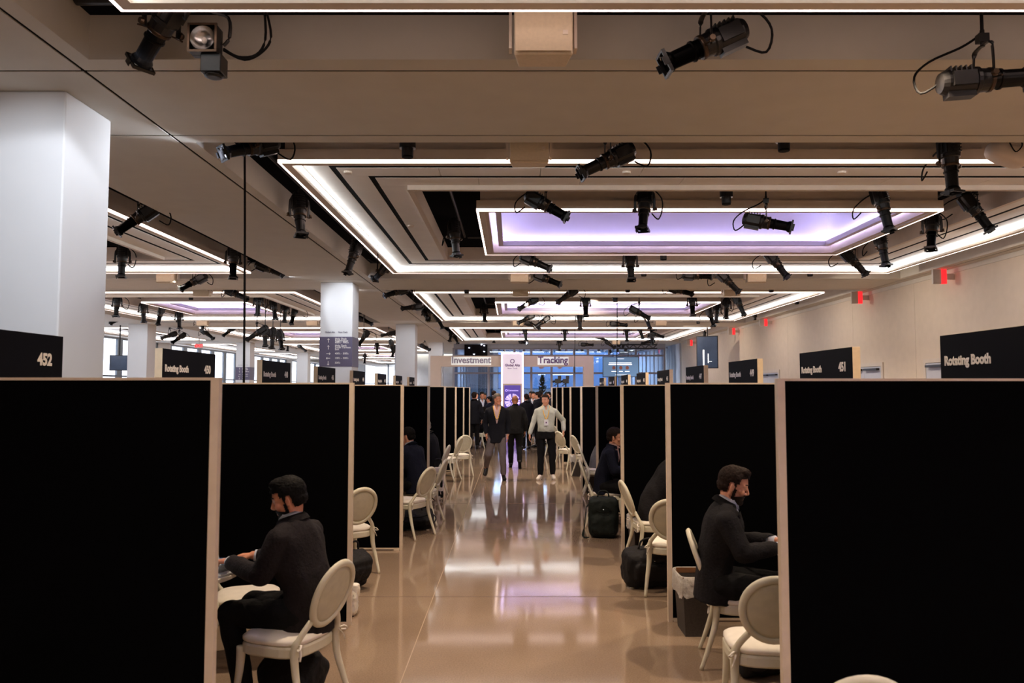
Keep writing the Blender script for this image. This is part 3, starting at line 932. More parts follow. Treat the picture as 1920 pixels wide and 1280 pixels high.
wall('wall_blue_room_left', -3.2, -3.0, GY + .3, 54, 'bluewall')
wall('wall_blue_room_right', 8.95, 9.15, 42.6, 54, 'bluewall')
# slatted blinds
def blind(name, x0, y0, x1, y1, n, z0, z1, label):
    r = thing(name, label, 'blind', ((x0 + x1) / 2, (y0 + y1) / 2, 0), math.atan2(y1 - y0, x1 - x0), 'vertical blinds behind the glass')
    L = math.hypot(x1 - x0, y1 - y0); b = NB()
    for i in range(n):
        c = -L / 2 + L * (i + .5) / n
        box(b, c - L / n * .36, c + L / n * .36, -.01 + .02 * (i % 2), .01 + .02 * (i % 2), z0, z1)
    obj('slats', b, 'bluecurtain', r)
    b = NB(); box(b, -L / 2, L / 2, -.05, .05, z1, z1 + .08); obj('head_rail', b, 'mullion', r)
blind('vertical_blind', -2.9, GY + .5, -1.9, GY + .5, 12, .05, GZ(668), 'blue vertical blind behind the glass between arch leg and dark drape')
blind('vertical_blind', 7.2, 52.5, 8.5, GY + .6, 12, .05, 4.1, 'tall blue vertical blind receding behind the wide presentation screen')
b = NB(); rs = []
for i in range(2): pass
for i in range(12):
    x = -1.88 + i * .07
    box(b, x, x + .05, GY + .42 + .03 * (i % 2), GY + .5 + .03 * (i % 2), .03, GZ(660))
o = obj('dark_drape', b, 'darkblue'); tag(o, 'dark blue drape hanging behind the glass next to the blue blind', 'curtain')

def screen(name, label, cx_, y, z0, z1, w, m, deco, rz=0):
    r = thing(name, label, 'screen', (cx_, y, z0), rz)
    b = NB(); box(b, -w / 2 - .03, w / 2 + .03, 0, .06, -.03, z1 - z0 + .03); obj('screen_frame', b, 'blackmetal', r)
    b = NB(); box(b, -w / 2, w / 2, -.006, -.001, 0, z1 - z0); s = obj('screen_panel', b, m, r)
    for kind, x, z, w_, h_ in deco:
        b = NB()
        if kind == 'o':
            lathe(b, [(w_, 0), (w_, .003)], 20); q = obj('portrait', b, 'screenskin', s, loc=(x, -.008, z)); q.rotation_euler = (PI / 2, 0, 0); q.scale = (1, h_ / w_, 1)
        else:
            box(b, x - w_ / 2, x + w_ / 2, -.010, -.007, z - h_ / 2, z + h_ / 2); obj('text_or_streak', b, 'screenwhite' if kind == 't' else 'screendark', s)
    return r
SY = 42.3
sx = lambda px: (px - CX) * SY / F
sz = lambda py: H + SY * math.tan(ang(py))
scx = (sx(1131) + sx(1197)) / 2
hh = sz(669.5) - sz(705.5)
r = screen('presentation_screen', 'wide blue presentation screen with three round portraits near the truss', scx, SY, sz(705.5), sz(669.5), sx(1197) - sx(1131), 'screenblue',
       [('t', 0, hh * .92, .35, .02), ('t', -.03, hh * .70, 1.2, .045), ('t', -.03, hh * .62, 1.25, .045), ('o', -.37, hh * .45, .09, .1), ('o', 0.0, hh * .45, .09, .1), ('o', .34, hh * .45, .09, .1),
        ('t', -.37, hh * .26, .26, .03), ('t', 0, hh * .26, .2, .03), ('t', .34, hh * .26, .24, .03), ('t', 0, hh * .08, .6, .02)])
b = NB(); tube(b, [(-.4, .03, hh), (-.4, .03, ZC - sz(705.5))], .02, 8); tube(b, [(.4, .03, hh), (.4, .03, ZC - sz(705.5))], .02, 8); obj('hanging_rod', b, 'blackmetal', r)
r = screen('reflected_screen', 'blue screen added behind the glass for a reflected one, two portraits above captions', 2.9, 50.5, 1.9, 5.0, 7.6, 'screenblue',  # added stand-in for a screen that is only reflected in the glass
       [('o', -1.08, 1.55, .22, .3), ('o', 0.1, 1.55, .2, .3), ('t', -1.05, 1.0, 1.1, .06), ('t', -1.05, .88, .45, .05), ('t', .25, 1.0, 1.0, .06), ('t', .25, .88, 1.4, .05)])
b = NB(); box(b, -2.6, -2.5, .0, .1, -1.9, -.04); box(b, 2.5, 2.6, 0, .1, -1.9, -.04); obj('screen_stand', b, 'blackmetal', r)
# hanging monitors on poles
def hanging_tv(cpx, ty, by, Y, w, rz, label, deco=True):
    c = at_y(cpx, (ty + by) / 2, Y); top = at_y(cpx, ty, Y).z; bot = at_y(cpx, by, Y).z
    r = screen('hanging_monitor', label, c.x, Y, bot, top, w, 'screendark', [('t', -w * .18, (top - bot) * .33, w * .07, (top - bot) * .5), ('t', w * .05, (top - bot) * .3, w * .05, (top - bot) * .3), ('t', w * .13, (top - bot) * .2, w * .2, .02)] if deco else [], rz)  # tallest white bar paints a reflected streak on the panel, not text
    b = NB(); tube(b, [(0, .09, (top - bot) * .6), (0, .09, ZC - bot)], .025, 8); obj('ceiling_pole', b, 'blackmetal', r)
    b = NB(); box(b, -.12, .12, .06, .12, (top - bot) * .45, (top - bot) * .65); obj('wall_bracket', b, 'blackmetal', r)
    return r
hanging_tv(1326, 631, 689, 31.5, .78, math.radians(-22), 'portrait hanging monitor on a black pole beside the right-hand wall')
hanging_tv(224, 667, 693, 30.5, .62, math.radians(30), 'small monitor on a black pole beyond the big white column', False)

# truss and dark stage box
r = thing('lighting_truss', 'black box truss hanging above the wide presentation screen', 'truss', (0, 41.6, 0))
tyy = 41.6
def qx(px): return (px - CX) * tyy / F
def qz(py): return H + tyy * math.tan(ang(py))
a, c = qx(1158), qx(1232); z0, z1 = qz(653), qz(646)
b = NB()
for y in (-.12, .12):
    for z in (z0, z1): tube(b, [(a, y, z), (c, y, z)], .025, 8)
obj('truss_chord', b, 'blackmetal', r)
b = NB(); n = 10
for i in range(n):
    u, v = a + (c - a) * i / n, a + (c - a) * (i + 1) / n
    for y in (-.12, .12): tube(b, [(u, y, z0 if i % 2 else z1), (v, y, z1 if i % 2 else z0)], .012, 6)
    tube(b, [(u, -.12, z0), (u, .12, z0)], .012, 6); tube(b, [(u, -.12, z1), (u, .12, z1)], .012, 6)
obj('truss_brace', b, 'blackmetal', r)
b = NB()
for x in (a + .2, c - .2): tube(b, [(x, 0, z1), (x, 0, ZC + .02)], .012, 6)
obj('truss_hanger', b, 'blackmetal', r)
r = thing('stage_backdrop', 'black stage backdrop with small lit lamps above the word Investment', 'stage backdrop', (0, 43.0, 0))
b = NB(); box(b, GX(871), GX(914), 0, .08, GZ(668), GZ(646)); obj('backdrop_cloth', b, 'void', r)
b = NB()
for px, py in ((889, 664), (908, 648), (908, 659), (903, 646), (880, 652)):
    lathe(b, [(.02, -.03), (.045, 0), (.02, .01)], 10, c=(GX(px), -.05, GZ(py)))
obj('lamp', b, 'bulb', r)
# cluster of violet stage lamps seen through the transom glass
proto = None; used = []
def make_lamp():
    r = thing('stage_lamp', '', 'lamp', group='violet stage lamps behind the glass')
    b = NB(); lathe(b, [(.05, .16), (.07, .12), (.08, 0), (.075, -.01)], 14); obj('lamp_body', b, 'blackmetal', r, smooth=True)
    b = NB(); lathe(b, [(.06, -.012), (.03, -.03)], 14); obj('lens', b, 'bulbviolet', r)
    return r
lp = [(921, 657, 0), (936, 655, 0), (945, 660, 1), (975, 654, 0), (982, 657, 1), (1001, 655, 0), (1015, 656, 0), (1028, 654, 1), (1046, 655, 0), (1062, 656, 0), (1082, 655, 0), (1092, 657, 1), (1102, 655, 0), (1122, 657, 0), (1130, 655, 1),
      (1145, 660, 0), (1152, 652, 1), (1160, 649, 0), (1168, 650, 0), (1158, 658, 1), (1172, 657, 0)]
proto = make_lamp()
for i, (px, py, q) in enumerate(lp):
    p = at_y(px, py, 44.6 if px < 1135 else 42.0)
    bay = 'violet stage lamp behind the upper glass, counted %d along from the tower of Investment' % (i + 1) if px < 1135 else 'violet stage lamp clustered beside the black truss end, lamp %d' % (i - 14)
    o = place(proto, used, p, 0, bay); o.rotation_euler = (math.radians(50), 0, math.radians(random.uniform(-40, 40)))
b = NB(); tube(b, [(-3, 44.6, 4.2), (6, 44.6, 4.2)], .03, 8); o = obj('lamp_bar', b, 'blackmetal'); tag(o, 'black bar carrying the violet lamps behind the upper glass', 'bar')

# ------------------------------------------------------------------ wayfinding boards wrapped on columns
def wayfinding(x, y, ztop, zbot, label, w=.74):
    r = thing('direction_board', label, 'direction board', (x, y, 0), group='direction boards on the columns')
    b = NB(); h = w / 2 + .001
    box(b, -h - .006, h + .006, -h - .006, -h + .001, zbot, ztop); box(b, h - .001, h + .006, -h + .001, h, zbot, ztop)
    obj('board_panel', b, 'wayfind', r)
    H_ = ztop - zbot
    def T(s, xx, z, sz_): text_obj('board_lettering', s, sz_, 'letter', r, (xx, -h - .0075, z), (PI / 2, 0, 0), .001, .01)
    for i, (arrow, rows) in enumerate([('r', ['Help Desk', 'Registration', "600's - 900's"]), ('u', ['Help Desk', 'South Terrace', 'Exit']), ('>', ["400's - 500's"]), ('<', ["100's - 300's"]), ('v', ["300's"])]):
        zc = ztop - H_ * [.13, .36, .57, .72, .88][i]
        for j, t in enumerate(rows): T(t, -.02, zc + (.05 * (len(rows) - 1) / 2 - .055 * j) * H_ / .9 - .015, .062)
        b = NB()
        M0 = Matrix.Translation((-.17, -h - .008, zc)) @ Matrix.Rotation({'r': 0, 'u': 0, '>': PI / 2, '<': -PI / 2, 'v': PI}[arrow], 4, 'Y')
        box(b, -.006, .006, -.001, .001, -.045, .045, M0)
        for s in (-1, 1): box(b, -.005, .005, -.001, .001, -.035, .0, M0 @ Matrix.Translation((0, 0, .047)) @ Matrix.Rotation(s * math.radians(42), 4, 'Y'))
        obj('arrow', b, 'letter', r)
    text_obj('board_lettering', 'Global Alts', .05, 'wayfind', r, (-.25, -h - .0075, ztop + .09), (PI / 2, 0, 0), .001, .01)
    text_obj('board_lettering', 'New York 2024' if False else 'New York', .05, 'wayfind', r, (.05, -h - .0075, ztop + .09), (PI / 2, 0, 0), .001, .01)
    return r
def zat(py, Y): return H + Y * math.tan(ang(py))
wayfinding(-4.05, 18.6, zat(631, 18.2), zat(687, 18.2), 'grey direction board with white arrows wrapped round the column behind sign 446')
wayfinding(-14.17, 42.2, zat(688, 41.8), zat(712, 41.8), 'small far direction board with arrows behind the sign numbered 448')

# ------------------------------------------------------------------ exit signs on the right wall
for i, (px, y0_, y1_, Y) in enumerate([(1766, 505, 532, 16.1), (1612, 547, 569, 20.0), (1434.5, 598, 611, 27.5), (1378, 615, 627, 31.5), (1298, 637, 648, 39.0)]):
    c = at_x(px, (y0_ + y1_) / 2, 8.72); z = zat((y0_ + y1_) / 2, Y); h = zat(y0_, Y) - zat(y1_, Y)
    w = ['first', 'second', 'third', 'fourth', 'fifth']
    r = thing('exit_sign', 'red glowing exit sign on the beige wall, %s from the camera' % w[i], 'exit sign', (8.72, Y, z), group='exit signs on the wall')
    b = NB(); box(b, -.17, .0, -.02, .04, -h / 2, h / 2); obj('housing', b, 'exitbox', r, bevel=.004)
    b = NB(); box(b, .0, .10, -.035, .045, -h / 2, h / 2); obj('glowing_face', b, 'red', r)
    b = NB(); box(b, .10, .262, -.015, .025, -h * .2, h * .2); obj('wall_mount', b, 'exitbox', r)
    t = text_obj('exit_lettering', 'EXIT', h * .5, 'exitbox', r, (-.085, -.0215, -h * .18), (PI / 2, 0, 0), .001, .02, 'CENTER'); t.scale = (.13 / (h * 1.35), 1, 1)
r = thing('exit_sign', 'small exit sign hanging from the ceiling above the sign numbered 450', 'exit sign', at_y(373, 648, 38.0), group='exit signs on the wall')
b = NB(); box(b, -.17, .17, 0, .05, -.12, .12); obj('housing', b, 'exitbox', r)
text_obj('exit_lettering', 'EXIT', .2, 'red', r, (0, -.003, -.07), (PI / 2, 0, 0), .002, .03, 'CENTER')
b = NB(); box(b, -.02, .02, .01, .04, .12, ZC - r.location.z); obj('ceiling_mount', b, 'exitbox', r)

# ------------------------------------------------------------------ hanging cables
def cable(px, ytop, ybot, Y, rad, label):
    a = at_y(px, ytop, Y); b_ = at_y(px - .5, ybot, Y)
    n = 14; pts = []
    for i in range(n + 1):
        t = i / n; pts.append((a.x + (b_.x - a.x) * t + .006 * math.sin(5 * t), Y, 4.7 + (b_.z - 4.7) * t))
    b = NB(); tube(b, pts, rad, 8); o = obj('hanging_cable', b, 'blackrough', smooth=True); tag(o, label, 'cable', 'black cables hanging from the ceiling')
    return o
cable(457, 300, 1000, 8.15, .012, 'long black cable hanging down from the lit spotlight beside the big white column')
cable(1157, 560, 760, 22.2, .012, 'black cable hanging in front of the wide presentation screen')
cable(1078, 630, 700, 34.0, .012, 'thin black cable hanging above the word Tracking')

# cameras on tripods and plants behind the arch
def tripod_cam(px, label):
    p = at_y(px, 729, 38.5)
    r = thing('tripod_camera', label, 'camera', (p.x, 38.5, 0), group='cameras on tripods')
    b = NB()
    for i in range(3):
        t = 2 * PI * i / 3; tube(b, [(.16 * math.cos(t), .16 * math.sin(t), 0), (0, 0, 1.75)], .02, 8)
    tube(b, [(0, 0, 1.7), (0, 0, 2.15)], .03, 8); obj('tripod', b, 'blackmetal', r)
    b = NB(); box(b, -.14, .14, -.1, .16, 2.15, 2.36); box(b, .0, .16, -.06, .1, 2.36, 2.52); tube(b, [(-.14, 0, 2.26), (-.26, 0, 2.22)], .05, 12); tube(b, [(0, 0, 2.15), (-.2, .02, 2.02)], .02, 8)
    obj('camera_body', b, 'blackmetal', r)
tripod_cam(1046, 'black camera on a tripod behind the arch, closer to the tower'); tripod_cam(1061, 'black camera on a tripod behind the arch, beside the arch leg')
p = at_y(1017, 729, 38.0)
r = thing('potted_shrub', 'dark pointed shrub silhouette behind the arch', 'plant', (p.x, 38.0, 0))
b = NB(); lathe(b, [(.2, 0), (.26, .5), (.24, .52)], 20); obj('pot', b, 'blackrough', r)
b = NB(); rnd = random.Random(4)
for i in range(240):
    h_ = rnd.random(); z = .55 + h_ * 1.95; rr_ = .34 * (1 - h_) ** .6 * rnd.uniform(.4, 1); t = rnd.uniform(0, 2 * PI)
    c = Vector((rr_ * math.cos(t), rr_ * math.sin(t), z)); d = Vector((math.cos(t) * .07, math.sin(t) * .07, .12))
    s_ = Vector((-math.sin(t), math.cos(t), 0)) * .03
    v = [b.verts.new(c - s_), b.verts.new(c + d * .5 - s_ * 1.2), b.verts.new(c + d), b.verts.new(c + d * .5 + s_ * 1.2), b.verts.new(c + s_)]
    b.faces.new(v)
obj('foliage', b, mat('shrub_leaf', (34, 44, 34), .7, noise=(8, .3)), r)
b = NB(); tube(b, [(0, 0, .5), (0, 0, 2.2)], .02, 8); obj('stem', b, 'blackrough', r)
# ------------------------------------------------------------------ theatre spotlights
def make_spot(label='', lit=False):
    """root at the yoke pivot; the lamp looks along local +X of 'housing'; yoke stands up"""
    r = thing('theatre_spotlight', label, 'spotlight', group='black theatre spotlights in the ceiling slots')
    b = NB()
    prof = [(.03, -.335), (.07, -.325), (.088, -.29), (.09, -.10), (.098, -.095), (.098, -.07), (.085, -.06), (.08, .0), (.07, .03)]
    lathe(b, prof, 20, 'X')
    for s in (-1, 1): box(b, -.27, -.11, s * .088 - .012, s * .088 + .012, -.05, .05)
    box(b, -.29, -.1, -.045, .045, -.115, -.07)
    for i in range(5): box(b, -.27 + i * .035, -.26 + i * .035, -.06, .06, .06, .1)
    hs = obj('housing', b, 'blackmetal', r, smooth=False)
    b = NB(); lathe(b, [(.066, .025), (.066, .07), (.074, .075), (.074, .09), (.063, .095), (.06, .24), (.075, .265), (.075, .29)], 20, 'X', cap=False)
    bmesh.ops.solidify(b, geom=b.faces[:], thickness=.004)
    obj('lens_tube', b, 'blackmetal', hs, smooth=False)
    b = NB()
    for a, c, d, e in ((-.082, -.066, -.082, .082), (.066, .082, -.082, .082), (-.066, .066, -.082, -.066), (-.066, .066, .066, .082)): box(b, .288, .312, a, c, d, e)
    for s in (-1, 1): box(b, .29, .335, s * .082, s * .086, -.03, .03)
    obj('gel_frame', b, 'blackmetal', hs)
    b = NB(); lathe(b, [(.058, .262), (.03, .276)], 18, 'X'); obj('lens', b, 'bulb' if lit else 'glasslens', hs, smooth=True)
    b = NB(); lathe(b, [(.082, .0), (.086, .005), (.086, .022), (.082, .028)], 20, 'X')
    for s in (-1, 1): tube(b, [(.012, s * .085, -.01), (.012, s * .17, -.03)], .007, 6)
    obj('shutter_ring', b, 'bronze', hs)
    # yoke
    b = NB()
    pts = [(-.02, -.125, -.03), (-.02, -.13, .06), (-.02, -.12, .2), (-.02, -.08, .245), (-.02, .08, .245), (-.02, .12, .2), (-.02, .13, .06), (-.02, .125, -.03)]
    tube(b, smooth_path(pts, 3), .019, 6, .3, up=Vector((0, 0, 1)))
    yk = obj('yoke', b, 'blackmetal', r)
    for s in (-1, 1):
        b = NB(); lathe(b, [(.024, 0), (.028, .01), (.02, .03)], 12)
        o = obj('tilt_knob', b, 'bronze', yk, loc=(-.02, s * .135, 0)); o.rotation_euler = (-s * PI / 2, 0, 0)
    b = NB(); tube(b, [(-.02, 0, .24), (-.02, 0, .36)], .016, 8); box(b, -.055, .015, -.03, .03, .27, .33); obj('clamp', b, 'blackmetal', r)
    b = NB(); tube(b, smooth_path([(-.3, .02, 0), (-.42, .08, -.06), (-.44, .13, .08), (-.32, .15, .2), (-.12, .1, .28), (-.03, .04, .33)], 4), .009, 6); obj('power_cable', b, 'blackrough', r, smooth=True)
    return r

BAYX = 'over the aisle'
def n_out(k): return 8.15 + PER * k
def n_in(k): return 10.42 + PER * k
def f_in(k): return 14.95 + PER * k
def f_out(k): return 17.22 + PER * k
SPOTS = [
 # mode, px, py, coordinate, direction, lit, label
 ('y', 300, 55, 5.42, (-.6, .4, -.6), 1, 'lit spotlight in the top corner of the photo, throwing a pale arc on the beam'),
 ('y', 1318, 88, 5.42, (-.88, -.05, -.42), 0, 'large spotlight with a grey finned body in the slot below the top light line'),
 ('y', 1850, 150, 5.5, (1, -.05, .06), 0, 'large horizontal spotlight cut by the edge of the photo, hanging on a long yoke'),
 ('y', 1136, 302, n_out(0), (-.88, -.1, -.45), 0, 'diagonal spotlight with a big cable loop at the first near light line'),
 ('y', 1782, 308, n_out(0), (.02, -.05, -1), 0, 'spotlight hanging straight down with a cable loop, in front of the first lilac raft'),
 ('y', 468, 277, n_out(0), (-.7, -.62, -.38), 1, 'lit spotlight at the top of the long hanging cable'),
 ('y', 1026, 386, n_in(0), (.82, -.1, -.5), 0, 'spotlight before the first lilac well pointing down towards its middle, cable loop behind'),
 ('y', 1208, 392, n_in(0), (-.14, -.3, -1), 0, 'spotlight hanging down in front of the middle of the first lilac well'),
 ('y', 1440, 418, n_in(0), (.85, -.25, -.22), 0, 'spotlight hung low on an open yoke in front of the first lilac well'),
 ('y', 1657, 392, n_in(0), (.16, -.15, -1), 0, 'spotlight hanging down before the far end of the first lilac well'),
 ('y', 1832, 398, 10.9, (.5, -.15, -.85), 0, 'big spotlight angled down beyond the corner of the first lilac well'),
 ('x', 562, 403, -2.87, (.15, -.25, -1), 0, 'spotlight pointing down in the slot left of the first raft, bronze collar catching light'),
 ('x', 661, 483, -2.87, (-.25, -.2, -.95), 0, 'spotlight pointing down near the far corner of the first raft slot'),
 ('y', 716, 508, 17.15, (-.5, .5, -.4), 1, 'small lit spotlight in the far corner slot of the first raft, above the column'),
 ('x', 853, 446, -.95, (.1, -.1, -1), 0, 'long spotlight hanging in the black slot beside the first lilac well'),
 ('x', 1747, 433, 6.33, (-.2, -.25, -1), 0, 'spotlight under the diagonal light line at the end of the first lilac well'),
 ('x', 1655, 466, 6.33, (.1, -.15, -1), 0, 'spotlight with a square front, below the diagonal light line of the first well'),
 ('y', 1603, 492, 14.95, (.62, -.1, -.75), 0, 'spotlight slanting down at the far corner of the first lilac well'),
 ('y', 1005, 492, 14.95, (.88, -.1, -.42), 0, 'spotlight slanting down beneath the far light line of the first well, near its start'),
 ('y', 1182, 498, 14.95, (0, -.35, -1), 0, 'spotlight facing the camera beneath the middle of the first well'),
 ('y', 1458, 496, 14.95, (.55, -.1, -.8), 0, 'spotlight slanting down with a small cable loop beneath the first well'),
 ('y', 1308, 517, 17.22, (1, -.1, -.06), 0, 'horizontal spotlight on a long yoke below the first raft'),
 ('y', 1367, 529, 17.22, (.65, -.1, -.7), 0, 'spotlight slanting down near the cream speaker under the first cross beam beyond the well'),
 ('y', 1027, 524, 17.22, (.9, -.1, -.38), 0, 'bronze looking spotlight under the far light line of the first raft'),
 ('y', 1063, 554, n_out(1), (-.8, -.1, -.6), 0, 'spotlight slanting down in front of the second raft'),
 ('y', 1277, 545, n_out(1), (.93, -.1, -.3), 0, 'long spotlight hanging on a tall yoke in front of the second raft'),
 ('y', 990, 569, n_in(1), (-.82, -.1, -.5), 0, 'spotlight slanting down over the start of the second lilac well'),
 ('y', 1098, 573, n_in(1), (0, -.2, -1), 0, 'spotlight hanging straight down over the second lilac well'),
 ('y', 1298, 572, n_in(1), (0, -.2, -1), 0, 'spotlight pointing down under the tall yoke spotlight of the second raft'),
 ('y', 1200, 587, n_in(1), (.85, -.1, -.5), 0, 'spotlight on an open yoke hung across the second lilac well'),
 ('x', 773, 576, -2.87, (-.95, -.1, -.12), 0, 'spotlight pointing sideways over the column band beside the second raft'),
 ('x', 799, 590, -2.87, (.3, -.8, -.5), 0, 'spotlight turned to the camera beside the second raft'),
 ('y', 823, 601, 28.9, (.3, .2, -.6), 0, 'spotlight in the far corner slot beside the second raft'),
 ('y', 742, 548, n_out(1), (-.8, -.3, -.3), 1, 'lit spotlight in the near corner slot of the second raft'),
 ('x', 908, 586, -.95, (.05, -.1, -1), 0, 'spotlight hanging in the black slot beside the second lilac well'),
 ('y', 986, 598, 26.75, (-.85, -.1, -.45), 0, 'spotlight below the far light line of the second well, beside the speaker'),
 ('y', 1087, 601, 26.75, (0, -.3, -1), 0, 'short spotlight facing down below the middle of the second well'),
 ('y', 1160, 608, 29.0, (1, -.1, -.12), 0, 'horizontal spotlight next to the cable in front of the wide presentation screen'),
 ('y', 1213, 600, 26.75, (.3, -.1, -.95), 0, 'spotlight pointing down between the second well and the truss'),
 ('x', 1333, 594, 6.33, (.25, -.2, -1), 0, 'spotlight below the light line corner of the second well'),
 ('x', 1362, 578, 6.33, (-.1, -.2, -1), 0, 'spotlight in the slot at the end of the second well, between two others'),
 ('x', 1387, 572, 6.33, (.35, -.2, -.95), 0, 'nearest spotlight in the slot at the end of the second well'),
 ('x', 1344, 586, 6.33, (-.15, -.2, -1), 0, 'spotlight crowded behind the others at the end of the second well'),
 ('y', 998, 609, 29.0, (.9, -.1, -.4), 0, 'spotlight under the far light line of the second raft near the tower'),
 ('y', 1016, 604, 26.75, (-.7, -.1, -.5), 0, 'spotlight crossing another one above the tower'),
 ('x', 846, 628, -2.87, (-.2, -.3, -.9), 0, 'spotlight beside the near corner of the third raft'),
 ('x', 854, 634, -2.87, (.4, -.3, -.8), 0, 'spotlight beside the third raft, farther than its neighbour'),
 ('x', 926, 631, -.95, (0, -.1, -1), 0, 'spotlight hanging in the slot beside the third lilac well, left of the tower top'),
 ('y', 985, 625, n_in(2), (.1, -.1, -1), 0, 'spotlight hanging down just above the tower'),
 ('y', 981, 641, f_out(2), (.5, -.6, -.2), 1, 'lit spotlight just above and beside the tower top'),
 ('y', 1059, 625, n_in(2), (0, -.2, -1), 0, 'spotlight hanging down above the word Tracking'),
 ('y', 1049, 646, f_out(2), (0, -.3, -1), 0, 'small spotlight above the K of the word Tracking'),
 ('y', 1101, 646, f_out(2), (1, 0, -.05), 0, 'horizontal spotlight above the corner of the arch'),
 ('y', 1128, 634, f_in(2), (.85, -.1, -.4), 0, 'spotlight slanting down in front of the violet lamps'),
 ('y', 1144, 646, f_out(2), (.7, -.1, -.6), 0, 'spotlight slanting down right before the violet lamps'),
 ('y', 1175, 626, n_in(2), (0, -.2, -1), 0, 'spotlight hanging straight down above the truss end'),
 ('y', 1201, 622, n_in(2), (.3, -.1, -.9), 0, 'spotlight slanting down above the middle of the truss'),
 ('x', 1215, 641, 6.33, (-.9, -.1, -.2), 0, 'spotlight lying level just above the truss'),
 ('x', 1222, 634, 6.33, (.1, -.2, -1), 0, 'spotlight pointing down at the end of the third well, nearest of the bunch'),
 ('x', 1232, 628, 6.33, (.9, -.2, -.3), 0, 'spotlight pointing along the third raft towards the beige wall'),
 # left hall, first raft behind the big column
 ('x', 255, 411, -5.23, (-.72, -.3, -.65), 0, 'spotlight right beside the big white column, above the slanting light line'),
 ('x', 437, 492, -5.23, (.05, -.1, -1), 0, 'spotlight pointing down next to the hanging cable, over the corner of light lines'),
 ('y', 506, 505, 17.15, (.75, .3, -.3), 1, 'dark lit spotlight in the soffit slot just beside the hanging cable'),
 ('y', 362, 529, 17.22, (-.85, -.1, -.5), 0, 'bronze tinted spotlight slanting down below the double light line beside the column'),
 ('y', 229, 490, 14.95, (.02, -.1, -1), 0, 'spotlight hanging straight down directly beside the big white column edge'),
 # left hall, second raft
 ('y', 443, 551, n_out(1), (.88, -.1, -.42), 0, 'spotlight crossing the hanging cable'),
 ('x', 484, 571, -7.2, (0, -.1, -1), 0, 'first of four spotlights in a slanting row beyond the hanging cable'),
 ('x', 514, 580, -7.2, (.2, -.1, -1), 0, 'second of four spotlights in a slanting row beyond the hanging cable'),
 ('x', 534, 586, -7.2, (0, -.1, -1), 0, 'third of four spotlights in a slanting row beyond the hanging cable'),
 ('x', 550, 591, -7.2, (-.2, -.1, -1), 0, 'fourth of four spotlights in a slanting row beyond the hanging cable'),
 ('y', 219, 573, n_in(1), (0, -.1, -1), 0, 'spotlight hanging down beside the big column, above the two light lines'),
 ('x', 269, 585, -11.1, (.1, -.1, -1), 0, 'spotlight under the slanting lilac edge above the far square column'),
 ('x', 300, 591, -11.1, (-.15, -.1, -1), 0, 'second spotlight under the slanting lilac edge above the far square column'),
 ('x', 336, 599, -11.1, (.1, -.1, -1), 0, 'third spotlight under the slanting lilac edge, right of the far square column'),
 ('y', 222, 599, f_out(1), (-.88, -.1, -.45), 0, 'spotlight slanting towards the big column below the long light line'),
 ('y', 378, 606, f_out(1), (.3, -.1, -.9), 0, 'spotlight with cables on both sides above the sign numbered 450'),
 ('y', 389, 626, n_out(2) - .3, (.8, -.1, -.6), 0, 'bronze tinted spotlight slanting down between the far column and the hanging cable'),
 ('y', 429, 621, n_in(2), (-.7, -.1, -.6), 0, 'spotlight slanting down just left of the hanging cable'),
 ('y', 317, 629, n_out(2), (-.9, -.1, -.35), 0, 'spotlight slanting down right beside the far square column'),
 ('y', 335, 634, n_out(2) + .2, (-.8, -.1, -.6), 0, 'spotlight with a pale front frame next to the far square column'),
 ('x', 480, 626, -7.2, (-.7, -.2, -.5), 0, 'small spotlight above the sign numbered 448, nearest of its row'),
 ('x', 497, 630, -7.2, (.1, -.2, -1), 0, 'small spotlight above the sign numbered 448, second of its row'),
 ('x', 511, 634, -7.2, (0, -.2, -1), 0, 'small spotlight above the sign numbered 448, third of its row'),
 ('x', 526, 637, -7.2, (.2, -.2, -1), 0, 'small spotlight above the sign numbered 448, fourth of its row'),
 ('y', 566, 652, n_in(3), (.8, -.2, -.6), 0, 'small spotlight slanting down just before the direction board column'),
 ('y', 540, 648, n_in(3), (0, -.2, -1), 0, 'small spotlight hanging over the far narrow column'),
 ('x', 681, 634, -5.23, (-.5, -.2, -.85), 0, 'spotlight right of the direction board column, pointing down'),
 ('y', 684, 601, 29.0, (.85, 0, -.4), 1, 'lit spotlight in the soffit slot right of the direction board column'),
 ('x', 707, 653, -7.2, (.1, -.2, -1), 0, 'small spotlight hanging between the direction board column and the next column'),
 ('x', 734, 648, -5.9, (.2, -.2, -1), 0, 'cluster spotlight close to the third column, upper one'),
 ('x', 738, 658, -5.9, (-.2, -.2, -1), 0, 'cluster spotlight close to the third column, lower one'),
 ('y', 728, 626, 34.0, (-.9, -.2, -.2), 0, 'dark spotlight beside the third column under the slanting light line'),
 ('x', 684, 672, -9.5, (0, -.2, -1), 0, 'tiny far spotlight just above the end windows'),
 ('y', 797, 651, 40.0, (.6, -.3, -.3), 0, 'spotlight between the third and fourth columns beside the word Investment'),
]
protos = {0: make_spot('', False), 1: make_spot('', True)}; usedp = {0: [], 1: []}
LITP = []
